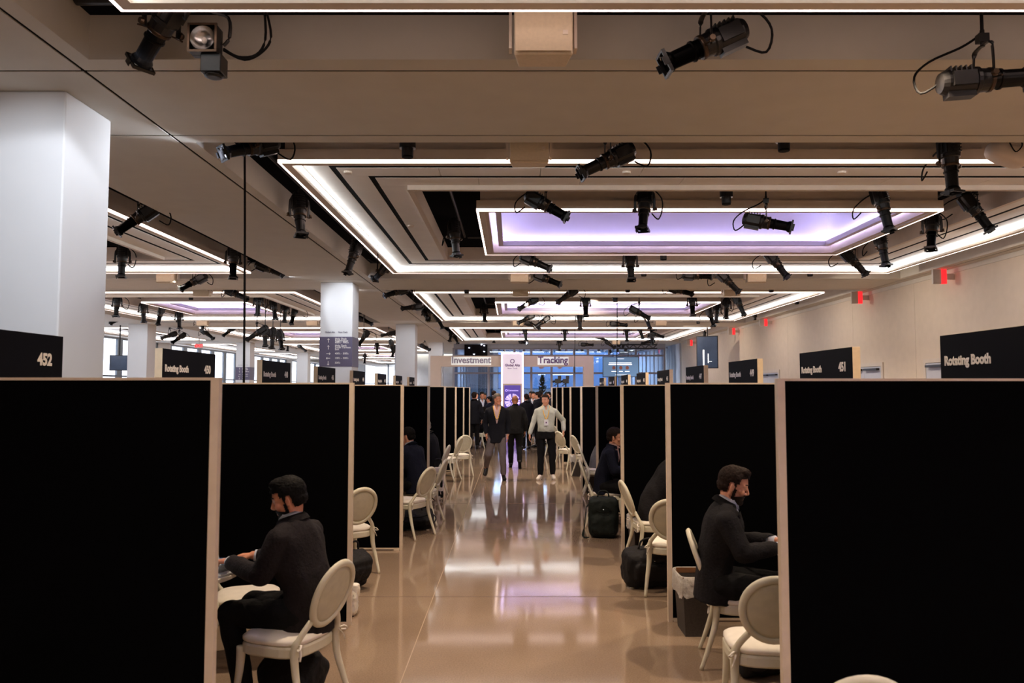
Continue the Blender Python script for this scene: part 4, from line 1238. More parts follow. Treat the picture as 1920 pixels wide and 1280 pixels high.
for mode, px, py, cc, d, lit, lab in SPOTS:
    p = at_y(px, py, cc) if mode == 'y' else at_x(px, py, cc)
    d = Vector(d).normalized()
    o = place(protos[lit], usedp[lit], p, math.atan2(d.y, d.x) if abs(d.x) + abs(d.y) > .01 else 0, lab)
    til = math.asin(max(-1, min(1, d.z)))
    for ch in o.children:
        if ch.name.startswith('housing'): ch.rotation_euler = (0, -til, 0)
        if ch.name.startswith('clamp'):
            ch.scale = (1, 1, 1)
    # suspension rod up to the rigging pipe when hung low
    if p.z + .36 < ZC + .28:
        b = NB(); tube(b, [(-.02, 0, .35), (-.02, 0, ZC + .32 - p.z)], .012, 8); obj('drop_rod', b, 'blackmetal', o)
    if lit: LITP.append((p, d))

# open-faced flood light facing the camera
p = at_y(392, 86, 5.40)
r = thing('flood_light', 'square glass-fronted flood light facing the camera near the lit top corner spotlight', 'flood light', p, 0)
b = NB(); box(b, -.095, .095, -.05, .0, -.09, .10)
for a, c, d, e in ((-.095, -.088, -.09, .10), (.088, .095, -.09, .10), (-.088, .088, -.09, -.083), (-.088, .088, .093, .10)): box(b, a, c, -.12, -.05, d, e)
o = obj('reflector_box', b, 'blackmetal', r, bevel=.008)
b = NB()
for a, c, d, e in ((-.1, -.085, -.095, .105), (.085, .1, -.095, .105), (-.085, .085, -.095, -.08), (-.085, .085, .09, .105)): box(b, a, c, -.13, -.118, d, e)
obj('front_frame', b, 'bronze', r)
b = NB(); lathe(b, [(.084, 0), (.074, -.03), (.045, -.055), (.01, -.062)], 24, cap=False); q = obj('reflector', b, 'buckle', r, smooth=True, loc=(0, -.122, .005)); q.rotation_euler = (PI / 2, 0, 0)
b = NB(); ellipsoid(b, (0, -.085, .0), (.018, .018, .024)); obj('bulb', b, 'eye', r, smooth=True)
b = NB(); box(b, -.02, .12, -.10, .04, -.22, -.09); lathe(b, [(.05, -.24), (.065, -.23), (.06, -.2)], 16, c=(.05, -.03, 0)); obj('ballast_box', b, 'blackmetal', r, bevel=.006)
b = NB(); tube(b, smooth_path([(.1, .0, .0), (.14, .0, .06), (.13, 0, .2), (.0, 0, .26), (.0, 0, .42)], 4), .012, 6); obj('yoke', b, 'blackmetal', r)
b = NB(); tube(b, smooth_path([(.1, 0, -.02), (.2, .02, -.07), (.32, .03, -.05), (.38, .03, .06), (.37, .03, .28)], 4), .009, 6)
tube(b, smooth_path([(.1, 0, -.03), (.24, .02, -.09), (.36, .03, -.03), (.42, .03, .08), (.38, .03, .28)], 4), .009, 6); obj('power_cable', b, 'blackrough', r, smooth=True)

b = NB(); tube(b, [(-3.1, 5.5, 4.66), (-2.35, 5.5, 4.66)], .06, 16); tube(b, [(-3.1, 5.5, 4.66), (-3.1, 5.5, 5.8)], .05, 12)
tag(obj('black_conduit', b, 'blackmetal'), 'thick black conduit behind the lit top corner spotlight', 'pipe')
# ------------------------------------------------------------------ loudspeakers in the slots
def make_speaker():
    r = thing('ceiling_speaker', '', 'loudspeaker', group='cream loudspeakers in the ceiling slots')
    b = NB()
    vs = [Vector(v) for v in ((-.2, -.13, 0), (.2, -.13, 0), (.17, .13, .02), (-.17, .13, .02))]
    loft(b, [vs, [v + Vector((0, -.02, .30)) for v in vs]]); obj('cabinet', b, 'speaker', r, bevel=.012)
    b = NB(); box(b, -.19, .19, -.152, -.146, .02, .29); obj('grille', b, 'speaker', r)
    b = NB(); box(b, -.235, -.215, -.05, .05, .08, .5); box(b, .215, .235, -.05, .05, .08, .5); box(b, -.235, .235, -.05, .05, .5, .52); obj('bracket', b, 'trim', r)
    b = NB(); box(b, .13, .165, -.158, -.153, .13, .16); obj('badge', b, 'trim', r)
    return r
proto = make_speaker(); used = []
spk = [(.21, 5.40, 4.14, 'cream loudspeaker hanging at the top middle of the photo below the top light line'),
       (.17, 8.12, 4.18, 'cream loudspeaker across the near light line of the first lilac raft'),
       (.15, 17.22, 4.17, 'small cream loudspeaker below the far light line of the first raft, nearer the tower'),
       (5.28, 17.22, 4.17, 'small cream loudspeaker below the far light line of the first raft, nearer the beige wall'),
       (.2, 19.95, 4.2, 'cream loudspeaker across the near light line of the second raft, nearer the tower'),
       (5.5, 19.95, 4.2, 'cream loudspeaker across the near light line of the second raft, nearer the beige wall'),
       (.2, 29.0, 4.17, 'tiny cream loudspeaker under the second raft above the tower'),
       (5.4, 29.0, 4.17, 'tiny cream loudspeaker under the second raft above the wide screen'),
       (5.3, 40.8, 4.15, 'tiny cream loudspeaker just above the truss'),
       (-7.5, 17.22, 4.17, 'cream loudspeaker below the double light line beside the big column'),
       (-7.8, 19.95, 4.2, 'cream loudspeaker between the diagonal bronze spotlight and the hanging cable'),
       (-7.3, 29.0, 4.17, 'tiny cream loudspeaker above the sign 448 near the direction board column'),
       (-11.3, 29.0, 4.17, 'tiny cream loudspeaker above the sign numbered 450')]
for x, y, z, lab in spk: place(proto, used, (x, y, z), 0, lab)
r = thing('dome_speaker', 'white round ended loudspeaker at the upper corner beside the beige wall', 'loudspeaker', (5.18, 8.2, 4.33), 0)
b = NB(); soft_box(b, (0, 0, 0), (.22, .14, .11), Matrix.Rotation(.35, 3, 'Y'), .7); obj('cabinet', b, 'trim', r, smooth=True)
b = NB(); tube(b, smooth_path([(-.08, -.15, .1), (-.02, -.16, -.02), (.05, -.16, .04), (.06, -.13, .12)], 4), .006, 6); obj('cable', b, 'blackrough', r, smooth=True)
b = NB(); tube(b, [(0, 0, .08), (0, 0, .4)], .02, 8); obj('bracket', b, 'trim', r)

# ------------------------------------------------------------------ small cylinder downlights
def make_down():
    r = thing('cylinder_downlight', '', 'downlight', group='black cylinder downlights')
    b = NB(); lathe(b, [(.062, .02), (.062, .1), (.085, .101), (.085, .19), (.03, .195), (.03, .36)], 20); obj('canister', b, 'blackmetal', r)
    b = NB(); lathe(b, [(.045, .0), (.058, .004), (.058, .02)], 20); obj('snout', b, 'blackrough', r)
    return r
proto = make_down(); used = []
DOWN = [('y', 764, 296, n_out(0), 'black cylinder downlight before the start of the first raft light line'), ('y', 1470, 284, n_out(0), 'black cylinder downlight between the looped spotlight and the straight hanging one'),
        ('y', 1362, 384, n_in(0), 'black cylinder downlight above the low yoke spotlight'), ('y', 1244, 488, f_in(0), 'tiny black downlight under the far side of the first lilac well'),
        ('y', 1207, 518, f_out(0), 'tiny black downlight under the far edge of the first raft'), ('y', 1519, 518, f_out(0), 'tiny black downlight under the first raft close to the corner by the beige wall'),
        ('y', 875, 550, n_out(1), 'small black downlight on the near light line of the second raft'), ('y', 1177, 548, n_out(1), 'small black downlight before the middle of the second raft'),
        ('y', 1153, 566, n_in(1), 'small black downlight at the top of the hanging cable by the presentation screen'), ('y', 1446, 548, n_out(1), 'small black downlight before the second raft toward the exit signs'),
        ('x', 1494, 570, 8.35, 'small black downlight in the slot above the beige wall, nearer one'), ('x', 1415, 600, 8.35, 'white tipped black downlight in the slot above the beige wall'),
        ('y', 1309, 607, f_out(1), 'tiny black downlight before the bunch at the second well end'),
        ('y', 358, 562, n_in(1), 'small black downlight above the lilac strip beside the hanging cable'), ('x', 1321, 630, 8.35, 'tiny black downlight above the hanging monitor')]
for m_, px, py, c_, lab in DOWN:
    p = at_y(px, py, c_) if m_ == 'y' else at_x(px, py, c_)
    place(proto, used, (p.x, p.y, p.z), 0, lab)
# ------------------------------------------------------------------ people
def V(*a): return Vector(a)
def hand(b, wrist, f, n, side, curl=.5, spread=.0, r=1.0):
    """f: pointing direction of the palm, n: palm-back normal, side: +1 puts the thumb on f x n side"""
    wrist, f, n = Vector(wrist), Vector(f).normalized(), Vector(n)
    n = (n - f * n.dot(f)).normalized(); s = f.cross(n) * side
    c0 = wrist + f * .005
    for k in range(4):   # palm: four overlapping metacarpals
        o = s * (.0285 - .019 * k)
        capsule(b, c0 + o * .62, .0135, wrist + f * (.088 - .004 * abs(k - 1)) + o * 1.08, .0118)
    for k in range(3):
        o = s * (.019 - .019 * k); capsule(b, c0 + o * .6, .012, wrist + f * .078 + o, .011)
    L = [.072, .080, .074, .058]
    for k in range(4):
        o = s * (.0315 - .0212 * k) * 1.05
        p = wrist + f * (.09 - .004 * abs(k - 1)) + o
        a = curl * .55 + .06 * k * curl; d = f + s * (spread * (1.5 - k) * .12)
        for q, (fr, rr) in enumerate(((.44, .0088), (.31, .0082), (.25, .0074))):
            dd = (d.normalized() * math.cos(a) - n * math.sin(a)).normalized()
            e = p + dd * L[k] * fr
            capsule(b, p, rr * r, e, (rr - .0006) * r, 10, 3)
            p = e; a += curl * (.75 if q == 0 else .55)
    t0 = wrist + f * .02 + s * .026 - n * .004
    t1 = t0 + (f * .62 + s * .62 - n * .25).normalized() * .036
    t2 = t1 + (f * .86 + s * .25 - n * .35).normalized() * .030
    t3 = t2 + (f * .93 - s * .02 - n * .38).normalized() * .024
    capsule(b, t0, .0145, t1, .0115, 10, 3); capsule(b, t1, .0110, t2, .0098, 10, 3); capsule(b, t2, .0098, t3, .0085, 10, 3)

HEADPARTS = lambda: None
def head_shapes(b, T, full=True):
    def E(c, r, R=None): 
        m = T.to_3x3() if R is None else T.to_3x3() @ R
        ellipsoid(b, T @ Vector(c), r, m)
    def C(p, r, q, s): capsule(b, T @ Vector(p), r, T @ Vector(q), s, 12, 3)
    E((-.012, 0, .047), (.097, .074, .083)); E((.022, 0, .03), (.068, .066, .075)); E((.03, 0, -.03), (.056, .054, .076))
    E((.052, 0, -.078), (.030, .030, .026)); E((.075, 0, -.088), (.014, .017, .014))
    for s in (-1, 1):
        C((.06, s * .018, -.088), .018, (-.004, s * .052, -.045), .018)
        C((-.004, s * .052, -.045), .018, (-.006, s * .058, .0), .016)
        C((.078, s * .012, .036), .013, (.062, s * .046, .032), .012)      # brow
        E((.062, s * .040, -.012), (.022, .022, .022))                       # cheek
        E((.066, s * .030, .014), (.016, .018, .012))                        # eyelid mass
        E((-.004, s * .074, .002), (.018, .008, .032), Matrix.Rotation(-s * .35, 3, 'Z')); C((-.001, s * .077, -.022), .007, (.004, s * .070, -.012), .006)
        C((.094, s * .011, -.022), .0075, (.085, s * .010, -.02), .009)     # nostrils
        C((.0865, 0, -.052), .0062, (.078, s * .020, -.052), .004)          # upper lip
        C((.0865, 0, -.062), .0068, (.078, s * .016, -.061), .0045)         # lower lip
    C((.084, 0, .026), .0085, (.106, 0, -.012), .0105); C((.106, 0, -.012), .0108, (.096, 0, -.022), .009)
    E((.072, 0, -.052), (.016, .026, .02))

def build_person(name, label, loc, heading, P, S, voxel=.008, vox_cloth=.012):
    """P: pose joints in local metres (+X forward, +Y the person's left), S: style"""
    r = thing(name, label, 'person', loc, math.radians(heading), S.get('group'))
    sp = [Vector(p) for p in P['spine']]     # pelvis, waist, chest, upper chest, neck base
    wd = S.get('widths', [(.155, .11), (.145, .10), (.165, .118), (.175, .108), (.07, .065)])
    bel = S.get('belly', 0)
    def torso(b, add=0, hem=0, top=True, flare=0):
        pts, ab = [], []
        if hem:
            d = (sp[0] - sp[1]).normalized()
            hemdir = V(*S.get('hemdir', tuple(d)))
            pts.append(sp[0] + hemdir * hem); ab.append((wd[0][0] + add + flare + .01, wd[0][1] + add + flare))
        else:
            pts.append(sp[0] - (sp[1] - sp[0]).normalized() * .07); ab.append((wd[0][0] * .8 + add, wd[0][1] * .8 + add))
        for p, (a, c) in zip(sp, wd): pts.append(p); ab.append((a + add, c + add))
        rs = []
        P2 = smooth_path(pts, 4); n = len(P2)
        AB = smooth_path([V(a, c, 0) for a, c in ab], 4)
        for i, p in enumerate(P2):
            d = (P2[min(i + 1, n - 1)] - P2[max(0, i - 1)]).normalized()
            uy = V(0, 1, 0); ux = uy.cross(d).normalized()
            t = i / (n - 1); off = ux * (bel * math.exp(-((t - .38) / .16) ** 2))
            rs.append(ring(p + off, ux, uy, AB[i].y + bel * .5 * math.exp(-((t - .38) / .16) ** 2), AB[i].x, 22, .88))
        loft(b, rs)
    nb = sp[-1]; hj = Vector(P['head'])
    Th = Matrix.Translation(hj) @ Matrix.Rotation(math.radians(P.get('yaw', 0)), 4, 'Z') @ Matrix.Rotation(math.radians(P.get('pitch', 0)), 4, 'Y') @ Matrix.Rotation(math.radians(P.get('roll', 0)), 4, 'X') @ Matrix.Scale(S.get('hs', .96), 4)
    arms = [(1, P['sl'], P['el'], P['wl'], P.get('hl')), (-1, P['sr'], P['er'], P['wr'], P.get('hr'))]
    legs = [(1, P['hipl'], P['kl'], P['al'], P['tl']), (-1, P['hipr'], P['kr'], P['ar'], P['tr'])]
    # body: one continuous skin surface
    b = NB(); torso(b, -.012)
    for s, sh, el, wr, hd in arms:
        sh, el, wr = Vector(sh), Vector(el), Vector(wr)
        capsule(b, sp[3] * .6 + sh * .4, .06, sh, .05); capsule(b, nb + (nb - sp[3]) * -.1, .05, sh, .045); capsule(b, sh, .050, el, .040); capsule(b, el, .040, wr, .026)
        f, nn, cu = hd if hd else ((wr - el), (s * 0, s, 0), .45)
        if not S.get('nohands'): hand(b, wr, f, nn, (1 if Vector(f).cross(Vector(nn)).dot(Vector(P.get('thumbdir_l' if s > 0 else 'thumbdir_r', (1, 0, 0)))) > 0 else -1), cu, .6)
    for s, hp, kn, an, to in legs:
        hp, kn, an, to = map(Vector, (hp, kn, an, to))
        capsule(b, hp, .082, kn, .054); capsule(b, kn, .054, an, .034); capsule(b, an, .034, to, .018)
    capsule(b, nb - V(0, 0, .03), .062, Th @ V(-.022, 0, -.045), .052); capsule(b, Th @ V(-.03, 0, -.03), .05, Th @ V(-.02, 0, .0), .05)
    head_shapes(b, Th)
    obj('body', remeshed(b, voxel, 2, 'body'), S['skin'], r)
    # eyes
    if S.get('eyes', True):
        for s in (-1, 1):
            b = NB(); c = Th @ V(.0705, s * .030, .0155); ellipsoid(b, c, (.0115, .0115, .0095), Th.to_3x3().normalized()); e = obj('eye', b, 'eye', r, smooth=True)
            b = NB(); ellipsoid(b, Th @ V(.0788, s * .030, .0145), (.004, .0055, .0055), Th.to_3x3().normalized()); obj('iris', b, 'iris', e, smooth=True)
            b = NB(); capsule(b, Th @ V(.090, s * .012, .046), .004, Th @ V(.074, s * .044, .045), .003, 8, 2); obj('eyebrow', b, S.get('hair', 'hairbrown'), r, smooth=True)
    Ti = Th.inverted()
    hs = S.get('hairstyle', 'short')
    if hs != 'bald':
        b = NB(); m3 = Th.to_3x3(); v_ = S.get('hairvol', .012)
        ellipsoid(b, Th @ V(-.014, 0, .05), (.098 + v_, .075 + v_ * .8, .084 + v_ * 1.2), m3, 26, 18)
        if S.get('quiff'): ellipsoid(b, Th @ V(.03, 0, .115), (.054, .054, .034), m3)
        ellipsoid(b, Th @ V(-.04, 0, -.005), (.066 + v_, .064 + v_ * .6, .06), m3)
        me = remeshed(b, .007, 1, 'hair')
        fl = S.get('hairline', .082)
        def face(co):
            q = Ti @ co
            if q.x > .035 and q.z < fl + .25 * (q.x - .07): return True
            if q.x > -.028 and q.z < .034 and not (.0 < q.x < .02 and q.z > -.012 and hs == 'side'): return True
            if q.z < -.05: return True
            return False
        cull(me, face)
        rnd = random.Random(2)
        nn_ = [v.normal.copy() for v in me.vertices]
        for v, q in zip(me.vertices, nn_): v.co += q * rnd.uniform(-.002, .004)
        obj('hair', me, S.get('hair', 'hairbrown'), r)
    if S.get('beard'):
        b = NB(); m3 = Th.to_3x3(); g = S['beard']
        ellipsoid(b, Th @ V(.032, 0, -.036), (.058 + g, .058 + g * .6, .078 + g), m3, 26, 18); ellipsoid(b, Th @ V(.066, 0, -.086), (.026 + g, .03, .022 + g), m3)
        for s in (-1, 1): capsule(b, Th @ V(.055, s * .02, -.088), .019 + g, Th @ V(-.002, s * .053, -.04), .018 + g)
        me = remeshed(b, .006, 1, 'beard')
        def notbeard(co):
            q = Ti @ co
            if q.x < .008 and q.z > -.1: return True
            if q.z > -.022 - .9 * max(0, .06 - q.x) * 0 + (.05 if q.x < .03 else 0): return True
            if q.x > .03 and q.z > -.040 - (.07 - q.x) * .3: return True
            if q.x > .076 and abs(q.y) < .022 and -.068 < q.z < -.047: return True
            return False
        cull(me, notbeard)
        b = NB(); capsule(b, Th @ V(.092, 0, -.040), .005, Th @ V(.074, .028, -.05), .005, 8, 2); capsule(b, Th @ V(.092, 0, -.040), .005, Th @ V(.074, -.028, -.05), .005, 8, 2)
        be = obj('beard', me, S.get('hair', 'hairbrown'), r); obj('moustache', b, S.get('hair', 'hairbrown'), be, smooth=True)
    # shirt
    front = lambda co: None
    b = NB(); torso(b, .004 if S.get('jacket') else .014, 0)
    if not S.get('jacket'):
        for s, sh, el, wr, hd in arms:
            sh, el, wr = Vector(sh), Vector(el), Vector(wr)
            capsule(b, sp[3] * .6 + sh * .4, .070, sh, .062); capsule(b, nb + (sp[3] - nb) * .15, .062, sh, .058); capsule(b, sh, .062, el, .052); capsule(b, el, .052, wr - (wr - el).normalized() * .03, .042)
            capsule(b, wr - (wr - el).normalized() * .05, .042, wr - (wr - el).normalized() * .015, .036)
    capsule(b, nb - V(0, 0, .02), .075, nb + (hj - nb) * .28, .066)
    me = crumple(remeshed(b, vox_cloth * .8, 2, 'shirt'), .0015 if S.get('jacket') else .010, 7, (1, 1, .6), len(label))
    nd = (hj - nb).normalized()
    uu = (nb - sp[2]).normalized(); nf = V(0, 1, 0).cross(uu)
    if nf.x < 0: nf = -nf
    neckV = nb - uu * .10
    cull(me, lambda co: (co - nb).dot(nd) > (hj - nb).length * .34 or (not S.get('buttoned') and (co - neckV).dot(nf) > .02 and (co - neckV).dot(uu) > 0 and abs(co.y) < .42 * (co - neckV).dot(uu)))
    sh_o = obj('shirt', me, S['shirt'], r)
    if not S.get('jacket'):
        b = NB()
        for q in range(5):
            c = neckV.lerp(sp[1], q / 4.6); ab_ = .127 + bel * (1.25 if q > 2 else .6)
            lathe(b, [(.006, 0), (.006, .003)], 8)
            for v in b.verts:
                if not v.tag: v.co = Matrix.Translation(c + nf * ab_) @ Matrix.Rotation(PI / 2, 4, 'Y') @ v.co; v.tag = True
        obj('button', b, 'eye', sh_o)
    # collar
    b = NB(); rs = []
    cfwd = (nd.cross(V(0, 1, 0)) * -1)
    if cfwd.x < 0: cfwd = -cfwd
    for j, (h_, rr_) in enumerate([(.004, .074), (.026, .066), (.040, .061), (.024, .074), (.002, .084)]):
        q = []
        for i in range(25):
            t = .22 + (2 * PI - .44) * i / 24
            back = .5 - .5 * math.cos(t)
            q.append(nb + nd * (h_ + .024 * back - .01) + cfwd * (rr_ * math.cos(t)) + V(0, 1, 0) * (rr_ * math.sin(t)))
        rs.append(q)
    Rr = [[b.verts.new(p) for p in q] for q in rs]
    for a, c in zip(Rr, Rr[1:]):
        for i in range(24): b.faces.new((a[i], a[i + 1], c[i + 1], c[i]))
    bmesh.ops.solidify(b, geom=b.faces[:], thickness=.003)
    obj('collar', b, S['shirt'], sh_o, smooth=True)
    if S.get('jacket'):
        b = NB(); torso(b, .022, S.get('hem', .16), flare=S.get('flare', .0))
        for s, sh, el, wr, hd in arms:
            sh, el, wr = Vector(sh), Vector(el), Vector(wr); d = (wr - el).normalized()
            capsule(b, sp[3] * .55 + sh * .45, .080, sh, .073); capsule(b, nb + (sp[3] - nb) * .15, .066, sh, .066); capsule(b, sh, .073, el, .062); capsule(b, el, .062, wr - d * .05, .047)
        me = crumple(remeshed(b, vox_cloth, 3, 'jacket'), .0095, 6.5, (1, 1, .55), len(label))
        vb = sp[1].lerp(sp[2], .3); vt = nb + nd * .05; u = (vt - vb).normalized(); Lh = (vt - vb).length
        nfr = V(0, 1, 0).cross(u); 
        if nfr.x < 0: nfr = -nfr
        def opening(co):
            q = co - vb; h_ = q.dot(u); fr = q.dot(nfr)
            if (co - nb).dot(nd) > .055: return True
            return fr > .02 and 0 < h_ < Lh * 1.2 and abs(co.y) < .008 + .30 * S.get('vopen', .75) * h_
        if not S.get('closed'): cull(me, opening)
        else: cull(me, lambda co: (co - nb).dot(nd) > .05)
        jk = obj('jacket', me, S['jacket'], r)
        # turned down jacket collar round the nape
        b = NB(); rs = []
        for h_, rr_ in [(.0, .094), (.022, .084), (.036, .077), (.022, .094), (-.004, .108)]:
            q = []
            for i in range(21):
                t = .95 + (2 * PI - 1.9) * i / 20
                back = .5 - .5 * math.cos(t)
                q.append(nb + nd * (h_ + .026 * back - .022) + cfwd * (rr_ * math.cos(t) * 1.02 - .004) + V(0, 1, 0) * (rr_ * math.sin(t)))
            rs.append(q)
        Rr = [[b.verts.new(p) for p in q] for q in rs]
        for a, c in zip(Rr, Rr[1:]):
            for i in range(20): b.faces.new((a[i], a[i + 1], c[i + 1], c[i]))
        bmesh.ops.solidify(b, geom=b.faces[:], thickness=.005)
        obj('jacket_collar', b, S['jacket'], jk, smooth=True)
        # lapels
        if not S.get('closed'):
            for s in (-1, 1):
                b = NB(); N_ = 8; A = []; B2 = []
                for i in range(N_ + 1):
                    h_ = Lh * (i / N_) * .84
                    y = .008 + .30 * S.get('vopen', .75) * h_
                    fr0 = .118 + .012 + bel * .6 * (1 - i / N_) - .03 * (i / N_) ** 2 - .035 * (i / N_) ** 4 
                    wl_ = .02 + .045 * math.sin(PI * min(1, (i / N_) * 1.15) * .5) * (1 if i / N_ < .8 else .6)
                    A.append(vb + u * h_ + nfr * (fr0 + .012) + V(0, s * y, 0)); B2.append(vb + u * (h_ - .012) + nfr * (fr0 - .002) + V(0, s * (y + wl_), 0))
                va = [b.verts.new(p) for p in A]; vb_ = [b.verts.new(p) for p in B2]
                for i in range(N_): b.faces.new((va[i], va[i + 1], vb_[i + 1], vb_[i]))
                bmesh.ops.solidify(b, geom=b.faces[:], thickness=.004)
                obj('lapel', b, S['jacket'], jk, smooth=True)
        # cuffs of the shirt
        for s, sh, el, wr, hd in arms:
            el, wr = Vector(el), Vector(wr); d = (wr - el).normalized()
            b = NB(); tube(b, [wr - d * .07, wr - d * .012], [.039, .036], 16, up=V(.3, .2, 1)); obj('shirt_cuff', b, S['shirt'], sh_o, smooth=True)
    # trousers
    b = NB()
    p0 = sp[0]; capsule(b, p0 + V(0, -.06, 0), .11, p0 + V(0, .06, 0), .11)
    capsule(b, p0 + (sp[1] - p0) * .6 + V(0, -.06, 0), .095, p0 + (sp[1] - p0) * .6 + V(0, .06, 0), .095)
    wrs = []
    for q in ((0, .25, .5) if S.get('jacket') else (-.75, -.55, -.25, 0, .22)):
        p = sp[0].lerp(sp[1], q); d_ = (sp[1] - sp[0]).normalized(); a_ = wd[0][0] + (wd[1][0] - wd[0][0]) * q + (.004 if S.get('jacket') else .034); c_ = wd[0][1] + (wd[1][1] - wd[0][1]) * q + (.0 if S.get('jacket') else .034) + bel * .9
        wrs.append(ring(p, V(0, 1, 0).cross(d_).normalized(), V(0, 1, 0), c_, a_, 22, .88))
    loft(b, wrs)
    for s, hp, kn, an, to in legs:
        hp, kn, an = map(Vector, (hp, kn, an)); d = (an - kn).normalized()
        capsule(b, hp, .100, kn, .074); capsule(b, kn, .074, an - d * .035, .058)
    me = crumple(remeshed(b, vox_cloth, 3, 'trousers'), .009, 7.5, (1, 1, .7), len(label))
    obj('trousers', me, S['trousers'], r)
    if S.get('belt'):
        pass
    # shoes
    for s, hp, kn, an, to in legs:
        an, to = Vector(an), Vector(to); f = (to - an); f2 = f.normalized()
        upv = (V(0, 0, 1) - f2 * f2.z).normalized() if abs(f2.z) < .95 else V(0, 0, 1)
        f2 = f.normalized(); sd = f2.cross(upv).normalized()
        b = NB()
        capsule(b, an - f2 * .035 - upv * .02, .042, an + f2 * .09 - upv * .014, .044); capsule(b, an + f2 * .08 - upv * .02, .043, to + f2 * .03 - upv * .008, .036)
        for q in (-1, 1): capsule(b, an + f2 * .09 - upv * .035 + sd * q * .014, .026, to + f2 * .01 - upv * .015 + sd * q * .012, .024)
        capsule(b, an, .040, an - f2 * .005 - upv * .03, .04)
        me = remeshed(b, .008, 2, 'shoe')
        o = obj('shoe', me, S.get('shoe', 'shoe'), r)
        b = NB(); base = an - upv * .058 - f2 * .05
        rs = [ring(base + f2 * (x) , sd, upv, w, .011, 12) for x, w in ((-.015, .018), (.0, .03), (.06, .033), (.13, .038), (.19, .040), (.225, .03), (.24, .012))]
        loft(b, rs); obj('sole', b, S.get('sole', 'blackrough'), o, smooth=True)
    # lanyard
    if S.get('lanyard'):
        ch = sp[2].lerp(sp[1], .15); bd = .118 + bel + (.03 if S.get('jacket') else .035)
        b = NB()
        for s in (-1, 1):
            pts = [nb + nd * .03 + V(-.05, s * .05, 0), nb + nd * .0 + V(.05, s * .075, 0), sp[3] + V(.10 + .02, s * .06, 0), sp[2] + V(bd - .01, s * .03, .02), ch + V(bd + .005, s * .004, 0)]
            tube(b, smooth_path(pts, 4), .009, 6, .3, up=V(1, 0, 0))
        ln = obj('lanyard', b, 'lanyard', r, smooth=True)
        if S.get('badge', True):
            b = NB(); c = ch + V(bd + .012, 0, -.075); box(b, c.x - .002, c.x + .003, c.y - .045, c.y + .045, c.z - .06, c.z + .07); obj('name_badge', b, 'badge', ln)
            b = NB(); box(b, c.x + .0032, c.x + .004, c.y - .014, c.y + .014, c.z - .01, c.z + .02); obj('badge_print', b, 'letterpurple', ln)
    return r

# ---- poses
def seated(lean=.05, head=(.10, 0, 1.20), hands_z=.80, reach=.42, hand_y=.09, pitch=12, yaw=0, curl=.55, knee=.46, spread=.11, headh=None, feet=.42):
    P = dict(
        spine=[(0, 0, .56), (-.015 + lean * .3, 0, .70), (lean, 0, .86), (lean * 1.4, 0, .985), (lean * 1.7 + .01, 0, 1.085)],
        head=head, pitch=pitch, yaw=yaw,
        sl=(lean * 1.4, .175, .995), sr=(lean * 1.4, -.175, .995),
        el=(lean + .10, .225, .77), er=(lean + .10, -.225, .77),
        wl=(reach - .09, hand_y + .03, hands_z + .02), wr=(reach - .09, -hand_y - .03, hands_z + .02),
        hl=((1, -.22, -.08), (0, 0, 1), curl), hr=((1, .22, -.08), (0, 0, 1), curl),
        thumbdir_l=(0, -1, 0), thumbdir_r=(0, 1, 0),
        hipl=(.02, .095, .545), hipr=(.02, -.095, .545), kl=(knee, spread, .535), kr=(knee, -spread, .535),
        al=(feet, spread, .09), ar=(feet - .1, -spread, .09), tl=(feet + .14, spread + .03, .045), tr=(feet + .04, -spread - .03, .045))
    return P

def standing(sway=0, **k):
    P = dict(
        spine=[(0, 0, .96), (0, 0, 1.11), (.015, 0, 1.28), (.005, 0, 1.42), (-.005, 0, 1.52)], head=(.015, 0, 1.645), pitch=4, yaw=0,
        sl=(0, .178, 1.415), sr=(0, -.178, 1.415), el=(-.03, .245, 1.15), er=(-.03, -.245, 1.15), wl=(.03, .25, .90), wr=(.03, -.25, .90),
        thumbdir_l=(1, 0, 0), thumbdir_r=(1, 0, 0), hl=((.1, 0, -1), (0, 1, 0), .45), hr=((.1, 0, -1), (0, -1, 0), .45),
        hipl=(0, .09, .92), hipr=(0, -.09, .92), kl=(.02, .1, .50), kr=(.02, -.1, .50), al=(0, .1, .09), ar=(0, -.1, .09), tl=(.15, .125, .045), tr=(.15, -.125, .045))
    P.update(k); return P

# man at the laptop
P = seated(lean=.07, head=(.15, 0, 1.205), hands_z=.79, reach=.62, pitch=20, yaw=26, hand_y=.06, curl=.55, knee=.47, feet=.36)
P.update(el=(.17, .235, .80), er=(.17, -.235, .80), wl=(.50, .10, .835), wr=(.47, -.10, .835), ar=(.20, -.12, .09), tr=(.34, -.15, .045))
build_person('person', 'person in a charcoal suit typing on a laptop, black swept hair, seated beside sign 450', (-1.22, 4.85, .0), 162, P,
    dict(skin='skin1', hair='hairblack', hairvol=.011, quiff=True, hairline=.075, hairstyle='side', beard=.002, shirt='shirt', jacket='suit', trousers='trouser', hem=.13, hemdir=(-.1, 0, -1), hs=1.0), .0042, .009)
# bearded man
P = seated(lean=.05, head=(.135, 0, 1.205), hands_z=.80, reach=.62, pitch=20, yaw=-8, hand_y=.07, curl=.6, knee=.47, feet=.45)
P.update(el=(.15, .235, .80), er=(.17, -.235, .79), wl=(.43, .06, .83), wr=(.42, -.10, .82))
build_person('person', 'bearded person in a dark suit and open white collar, seated with hands at the table', (1.40, 5.60, 0), -10, P,
    dict(skin='skin2', hair='hairbrown', hairvol=.009, quiff=True, hairline=.085, hairstyle='side', beard=.007, shirt='shirt', jacket='suit2', trousers='trouser', hem=.13, hemdir=(-.1, 0, -1), vopen=.9, hs=1.0), .0042, .009)
